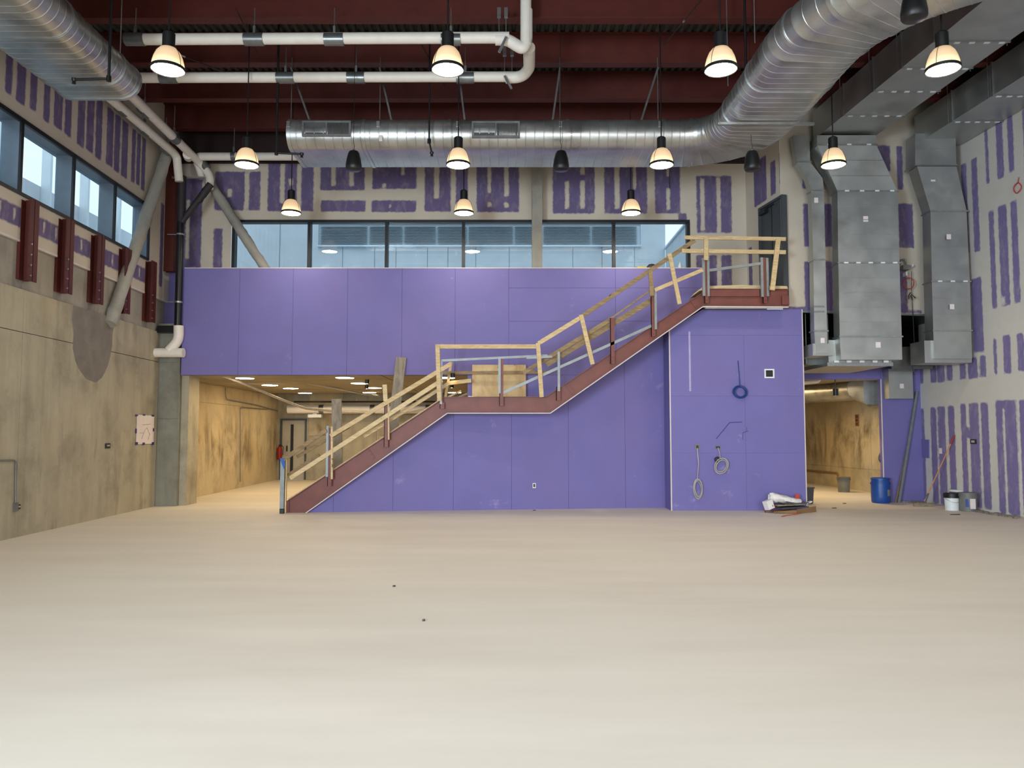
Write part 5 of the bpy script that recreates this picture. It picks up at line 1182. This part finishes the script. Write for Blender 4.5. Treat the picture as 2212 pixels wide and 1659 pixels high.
obj('flexible_pipe', MB().tube(fillet([P(1945, 573, 16.8), P(1944, 562, 16.8), P(1956, 560, 16.8), P(1957, 573, 16.8)], .08), .018, 8), 'grey_band', t, smooth=50); obj('sensor', MB().box(P(1966, 578, 16.85), P(1973, 571, 16.75)), 'white_plastic', t)
t = thing('electrical_box', 'triple orange-rimmed box on the tan corridor wall', 'electrical box', P(1853, 908, 22.0))
q = hit(1853, 908, (cp0.x, cp0.y), (cp1.x, cp1.y)) 
obj('plate', MB().box(q + Vector((-.03, -.11, -.17)), q + Vector((0, .11, .17))), 'cardboard', t)
for k in (-1, 0, 1): obj('opening', MB().box(q + Vector((-.035, -.07, k * .105 - .035)), q + Vector((-.029, .07, k * .105 + .035))), 'stair_steel', t)
# ================================================================== floor things on the right
def pail(c, r0, r1, h, body, lid, name, label, grp=None, lidh=.06, band=True):
    t = thing(name, label, 'bucket', c, grp); c = Vector(c)
    obj('body', MB().lathe(c, [(0, 0), (r0, 0), (r1, h), (r1 - .005, h), (0, h - .01)], 28), body, t, smooth=40)
    if lid: obj('lid', MB().lathe(c + Vector((0, 0, h - lidh)), [(r1 + .004, 0), (r1 + .012, .0), (r1 + .014, lidh), (r1 - .01, lidh + .012), (0, lidh + .008)], 28), lid, t, smooth=40)
    elif band:
        for k in (.82, .88, .985): obj('rim', MB().lathe(c + Vector((0, 0, h * k)), [(r1, -.006), (r1 + .014, -.006), (r1 + .014, .006), (r1, .006)], 28), body, t, smooth=40)
    return t
g = G(2057, 1102); t = pail(g, .135, .15, .355, 'white_plastic', 'black_metal', 'bucket', 'white bucket with a black lid by the right wall', lidh=.09)
obj('handle', MB().tube([g + Vector((.152 * math.cos(a), -.152 * abs(math.sin(a)) , .27 - .1 * abs(math.sin(a)))) for a in [math.pi * k / 10 for k in range(11)]], .004, 6), 'zinc', t, smooth=60)
g = G(2092, 1104); t = pail(g, .16, .18, .39, 'grey_plastic', None, 'bucket', 'grey bucket with a paper label, right of the white bucket')
obj('bucket_label', MB().box(g + Vector((-.06, -.183, .06)), g + Vector((.05, -.166, .27))), 'paper', t); obj('brand_patch', MB().box(g + Vector((-.13, -.15, .1)), g + Vector((-.065, -.13, .26))), 'label_blue', t)
g = G(2076, 1097) + Vector((0, .12, 0)); pail(g, .14, .155, .38, 'grey_plastic', 'white_plastic', 'bucket', 'pale bucket mostly hidden behind the two front buckets', lidh=.03)
g = G(1823, 1063); pail(g, .15, .175, .42, 'grey_plastic', None, 'bucket', 'grey bucket standing inside the corridor')
# blue barrel
g = G(1903, 1086); t = thing('barrel', 'blue plastic barrel at the corridor opening', 'barrel', g)
obj('body', MB().lathe(g, [(0, 0), (.185, 0), (.205, .03), (.212, .15), (.212, .4), (.205, .5), (.195, .53), (.195, .56)], 32), 'blue_plastic', t, smooth=35)
obj('lid', MB().lathe(g + Vector((0, 0, .545)), [(.2, 0), (.212, 0), (.212, .035), (.19, .045), (.185, .03), (0, .03)], 32), 'blue_plastic', t, smooth=35)
for s in (-1, 1): obj('handle', MB().box(g + Vector((s * .2 - .015, -.04, .44)), g + Vector((s * .23, .04, .475))), 'blue_plastic', t)
obj('dust_patch', MB().loft([[g + Vector((.2135 * math.sin(a), -.2135 * math.cos(a), z)) for a in (.3, .5, .7, .85)] for z in (.17, .25, .32)], cap=False, closed=False), 'mortar', t)
# grey tote behind the box corner
g = G(1752, 1088); t = thing('storage_tote', 'dark grey plastic tote just behind the corner of the purple box', 'tote', g)
a = Vector((P(1738, 1088, g.y).x, g.y, 0)); obj('body', MB().hexa([a + Vector((0, 0, 0)), a + Vector((.2, 0, 0)), a + Vector((.2, .35, 0)), a + Vector((0, .35, 0)), a + Vector((-.02, -.02, .36)), a + Vector((.22, -.02, .36)), a + Vector((.22, .37, .36)), a + Vector((-.02, .37, .36))]), 'dark_grey_plastic', t)
obj('lid', MB().box(a + Vector((-.03, -.03, .35)), a + Vector((.235, .38, .385))), 'dark_grey_plastic', t)
# leaning studs and broom
t = thing('metal_stud', 'long metal stud leaning into the right corner', 'metal stud', G(1939, 1084))
f0 = G(1940, 1086); f0.y = min(f0.y, 18.3); f1 = P(1981, 845, 18.42); d = (f1 - f0).normalized(); sd_ = Vector((1, 0, 0))
obj('web', MB().bar(f0, f1, .06, .006, (0, 1, 0)), 'stud_zinc', t); 
for s in (-1, 1): obj('flange', MB().bar(f0 + sd_ * s * .03, f1 + sd_ * s * .03, .004, .035, (0, 1, 0)), 'stud_zinc', t)
f0 = G(1936, 1086); f0.y = 18.36; tag(obj('wooden_batten', MB().bar(f0, P(1972, 905, 18.44), .02, .03), 'lumber_old'), 'thin wooden batten leaning behind the metal stud in the right corner', 'batten')
b0 = G(2001, 1091); b1 = hit(2064, 940, *RW) + Vector((-.02, 0, 0)); bh = G(1998, 1094)
t = thing('push_broom', 'push broom with a red-tipped wooden handle leaning on the right wall', 'broom', bh)
q0 = bh + Vector((.0, 0, .12)); obj('handle', MB().tube([q0, q0.lerp(b1, .87)], .013, 10), 'broom_wood', t, smooth=40); obj('handle_grip', MB().tube([q0.lerp(b1, .865), b1], .019, 10), 'red_plastic', t, smooth=40)
obj('socket', MB().tube([bh + Vector((-.01, 0, .04)), q0.lerp(b1, .12)], .02, 10), 'dark_grey_plastic', t, smooth=40)
obj('head', MB().bar(bh + Vector((-.24, .02, .055)), bh + Vector((.2, -.02, .055)), .06, .035), 'lumber_old', t); obj('bristles', MB().bar(bh + Vector((-.24, .02, .02)), bh + Vector((.2, -.02, .02)), .07, .04), 'rubble', t, kind='stuff')
# rubble along the right wall
mb = MB(); rnd = random.Random(4)
for k in range(70):
    u = rnd.choice((rnd.uniform(1940, 1995), rnd.uniform(2100, 2205))); yv = 1083 + (u - 1985) * .15 + 1
    g = G(u, max(1085, yv + rnd.uniform(0, 5))); r = rnd.uniform(.015, .05); mb.hexa([g + Vector((sx * r * rnd.uniform(.6, 1.2), sy * r * rnd.uniform(.6, 1.2), z * r * .8)) for z in (0, 1) for sx, sy in ((-1, -1), (1, -1), (1, 1), (-1, 1))])
tag(obj('rubble', mb, 'rubble', kind='stuff'), 'grey sweepings and crumbs along the foot of the right wall', 'rubble', kind='stuff')
for u, v, lb_, w_ in ((2063, 1112, 'thin dark offcut lying on the floor in front of the buckets', .1), (851, 1267, 'tiny dark chip alone on the open floor, nearer the left', .015), (915, 1341, 'tiny dark chip on the open floor, nearest the camera', .012), (1154, 1103, 'small crumb at the foot of the purple stair wall', .03), (1802, 1098, 'dark scrap on the floor right of the rubbish pile', .05), (1824, 1088, 'small dark scrap on the floor in front of the corridor', .04)):
    g = G(u, v); rr_ = w_; tag(obj('debris', MB().hexa([g + Vector((-rr_, -.012, 0)), g + Vector((rr_, -.02, 0)), g + Vector((rr_, .02, 0)), g + Vector((-rr_, .02, 0)), g + Vector((-rr_ * .9, -.01, .012)), g + Vector((rr_ * .9, -.01, .015)), g + Vector((rr_ * .8, .015, .015)), g + Vector((-rr_ * .9, .01, .012))]), 'outlet_dark'), lb_, 'debris')
# rubbish pile at the foot of the purple box
Yr = 16.1
def rp(u, v, Y=Yr): return P(u, v, Y)
g = G(1706, 1108)
t = thing('cardboard_box', 'flattened brown cardboard box under the rubbish pile', 'box', G(1740, 1108))
z0 = .005; pts = [G(1652, 1106), G(1722, 1111), G(1764, 1104), G(1757, 1103), G(1690, 1102.5)]
obj('base_flap', MB().prism([Vector((p.x, p.y, z0)) for p in pts], (0, 0, .012)), 'cardboard', t)
a = G(1722, 1110); b_ = G(1763, 1106); obj('side', MB().hexa([a, b_, b_ + Vector((0, .03, 0)), a + Vector((0, .03, 0)), a + Vector((0, 0, .09)), b_ + Vector((.0, 0, .12)), b_ + Vector((0, .03, .12)), a + Vector((0, .03, .09))]), 'cardboard', t)
obj('inner_flap', MB().hexa([a + Vector((-.45, .08, .015)), a + Vector((.0, .02, .015)), a + Vector((0, .3, .02)), a + Vector((-.4, .3, .02)), a + Vector((-.45, .08, .03)), a + Vector((0, .02, .07)), a + Vector((0, .3, .07)), a + Vector((-.4, .3, .05))]), 'cardboard', t)
for i, (u0, v0, u1, v1, h, mt, lb_) in enumerate(((1680, 1100, 1742, 1101, .1, 'dark_grey_plastic', 'lowest dark board in the rubbish pile'), (1672, 1097, 1735, 1094, .15, 'grey_plank', 'grey board lying over the dark one in the rubbish pile'), (1690, 1095, 1745, 1093, .18, 'duct_dark', 'topmost grey metal offcut in the rubbish pile'))):
    c0 = Vector((P(u0, v0, 16.1).x, 16.05 + i * .05, h)); c1 = Vector((P(u1, v1, 16.1).x, 16.2, h + .02))
    tag(obj('board_offcut', MB().bar(c0, c1, .3, .02), mt), lb_, 'board')
c = Vector((P(1660, 1086, 16.0).x, 16.0, .17))
t = thing('paper_box', 'tilted small white box at the left end of the rubbish pile', 'box', c)
Rm = Matrix.Rotation(math.radians(-18), 3, 'Y') @ Matrix.Rotation(math.radians(20), 3, 'Z')
def rbox(c, sx, sy, sz, R_): return MB().hexa([Vector(c) + R_ @ Vector((x * sx, y * sy, z * sz)) for z in (-1, 1) for x, y in ((-1, -1), (1, -1), (1, 1), (-1, 1))])
obj('carton', rbox(c, .075, .07, .09, Rm), 'white_fabric', t); obj('print', rbox(c + Rm @ Vector((.04, -.072, -.04)), .008, .002, .02, Rm), 'grey_plastic', t)
tag(obj('red_wrapper', rbox((P(1667, 1096, 16.05).x, 16.05, .11), .05, .06, .03, Rm), 'red_plastic'), 'red wrapper beside the tilted white box', 'wrapper')
c = Vector((P(1697, 1078, 16.15).x, 16.15, .27))
t = thing('paper_sack', 'crumpled white printed sack on top of the rubbish pile', 'sack', c)
rings = []; rnd = random.Random(11)
for j in range(13):
    f_ = j / 12; cx = c + Vector((-.27 + .58 * f_, .0, .035 - .09 * f_)); ry = .12 * math.sin(math.pi * min(.97, .15 + .8 * f_)) + .04; rz = .085 * (1 - .55 * f_) + .01
    rings.append([cx + Vector((rnd.uniform(-.015, .015), ry * math.cos(2 * math.pi * k / 16) * (1 + rnd.uniform(-.12, .12)), rz * math.sin(2 * math.pi * k / 16) * (1 + rnd.uniform(-.2, .2)))) for k in range(16)])
obj('bag_body', MB().loft(rings), 'white_fabric', t, smooth=35)
obj('printed_patch', rbox(c + Vector((.02, -.135, -.03)), .05, .004, .03, Matrix.Rotation(math.radians(10), 3, 'Y')), 'dark_grey_plastic', t); obj('open_mouth', MB().loft([rings[0][:], [p + Vector((-.05, -.01, -.02)) + (p - c) * .06 for p in rings[0]]], cap=False), 'white_fabric', t, smooth=35)
tag(obj('carton_scrap', rbox((P(1722, 1070, 16.3).x, 16.3, .31), .045, .01, .05, Matrix.Rotation(math.radians(15), 3, 'Y')), 'red_cable'), 'small red and white carton end behind the white sack', 'carton')
tag(obj('paper_scrap', rbox((P(1747, 1090, 16.15).x, 16.15, .2), .06, .05, .01, Matrix.Rotation(math.radians(-25), 3, 'Y')), 'paper'), 'bent white paper scrap at the right end of the rubbish pile', 'paper')
cable('cord', 'orange cord trailing in front of the rubbish pile', [G(1688, 1117) + Vector((0, 0, .01)), G(1700, 1114) + Vector((0, 0, .01)), G(1722, 1112) + Vector((0, 0, .01)), G(1727, 1109) + Vector((0, 0, .02))], .01, 'orange_cord', 'cord', rr=.1)
cable('cord', 'faded orange cord end at the left of the rubbish pile', [G(1651, 1108) + Vector((0, 0, .01)), G(1653, 1104) + Vector((0, 0, .02)), G(1650, 1102) + Vector((0, 0, .03))], .012, 'orange_cord', 'cord', rr=.05)
g = G(1953, 1083); tag(obj('plaster_bag', blob(g + Vector((.05, 0, .03)), .22, .12, .05, 21), 'rubble', smooth=60), 'flat torn grey bag on the floor at the foot of the leaning stud', 'bag')
t = cable('hose_coil', 'green-grey hose loop hanging at the right edge of the corridor opening', [P(1904, 975, 18.67), P(1899, 985, 18.67), P(1899, 994, 18.67), P(1904, 1000, 18.67)], .02, 'dark_grey_plastic', 'hose', rr=.1)
q0 = hit(1700, 1012, (cp0.x, cp0.y), (cp1.x, cp1.y)); q1 = hit(1812, 1022, (cp0.x, cp0.y), (cp1.x, cp1.y)); q2 = hit(1813, 1032, (cp0.x, cp0.y), (cp1.x, cp1.y))
cable('conduit', 'tan conduit running low along the corridor wall', [q0 + Vector((-.04, 0, 0)), q1 + Vector((-.04, 0, 0)), q2 + Vector((-.04, 0, 0))], .03, 'cardboard', 'conduit', rr=.05)

# ================================================================== outside the windows
YX = 25.0
t = thing('outside_building', 'pale metal-clad building with louvres outside the long window', 'building', (0, YX, 0))
xa, xb = P(440, 500, YX).x, P(1437, 500, YX).x; zt = 10.5
obj('wall', MB().box((xa - 2, YX + .05, 3.2), (xb, YX + .5, zt)), 'ext_trim', t)
zl0 = P(900, 531, YX).z; zl1_ = P(900, 487, YX).z
pan = [470, 605, 741, 810, 856, 924, 968, 1028, 1100, 1170, 1237, 1300, 1370, 1437]
for a, b_ in zip(pan, pan[1:]): obj('cladding_panel', MB().box((P(a, 500, YX).x + .012, YX, 3.3), (P(b_, 500, YX).x - .012, YX + .05, zl0 - .05)), 'ext_panel', t)
obj('cladding_panel', MB().box((P(440, 500, YX).x, YX, zl0 - .05), (P(604, 500, YX).x, YX + .05, zt)), 'ext_panel', t); obj('cladding_panel', MB().box((P(607, 500, YX).x, YX, zl0 - .05), (P(688, 500, YX).x, YX + .05, zt)), 'ext_panel', t)
obj('cladding_panel', MB().box((P(1384, 500, YX).x, YX, zl0 - .05), (xb, YX + .05, zt)), 'ext_panel', t)
obj('cladding_panel', MB().box((P(690, 500, YX).x, YX, zl1_ + .03), (P(1382, 500, YX).x, YX + .05, zt)), 'ext_panel', t)
obj('ledge', MB().box((P(688, 500, YX).x, YX - .12, zl0 - .05), (P(1384, 500, YX).x, YX, zl0)), 'ext_trim', t)
lv = [692, 793, 798, 869, 873, 941, 945, 1013, 1110, 1113, 1172, 1275, 1279, 1376]
for a, b_ in ((692, 793), (798, 869), (873, 941), (945, 1008), (1012, 1108), (1112, 1170), (1174, 1275), (1279, 1376)):
    mb = MB(); x0_, x1_ = P(a, 500, YX).x, P(b_, 500, YX).x; nl = 13
    for k in range(nl):
        z = zl0 + (zl1_ - zl0) * (k + .5) / nl; hgt = (zl1_ - zl0) / nl
        mb.hexa([(x0_, YX - .06, z - hgt * .45), (x1_, YX - .06, z - hgt * .45), (x1_, YX - .04, z - hgt * .5), (x0_, YX - .04, z - hgt * .5), (x0_, YX + .03, z + hgt * .3), (x1_, YX + .03, z + hgt * .3), (x1_, YX + .05, z + hgt * .2), (x0_, YX + .05, z + hgt * .2)])
    obj('louvre', mb, 'ext_louver', t, kind='stuff')
t = thing('outside_wing', 'pale side wing with a sloping parapet outside the right end of the long window', 'building', (xb, 22, 3))
obj('wall', MB().box((xb, 19.0, 3.2), (xb + .3, YX, P(1440, 523, 24).z)), 'ext_panel', t); obj('coping', MB().box((xb - .05, 19.0, P(1440, 523, 24).z), (xb + .35, YX, P(1440, 519, 24).z)), 'ext_trim', t)
t = thing('outside_wing', 'pale clad building with upright fins outside the left window', 'building', (-13, 12, 3))
obj('wall', MB().box((-13.4, -4, 2.0), (-13.0, 30, 8.4)), 'ext_trim', t)
y = -3.5
while y < 29:
    obj('cladding_panel', MB().box((-13.0, y + .012, 2.0), (-12.95, y + 1.85, 5.6)), 'ext_panel', t); obj('cladding_panel', MB().box((-13.0, y + .012, 5.63), (-12.95, y + 1.85, 8.4)), 'ext_panel', t)
    obj('fin', MB().box((-12.95, y - .06, 2.0), (-12.7, y + .04, 9.5)), 'white_plastic', t); y += 1.87
struct('floor_courtyard', MB().box((-30, 30, 2.9), (30, 60, 3.0)).box((-40, -6, 1.0), (-9.3, 60, 1.1)).box((-9.2, YB + .5, 3.15), (9, YX, 3.2)), 'ext_panel', 'pale flat roofs outside the windows')
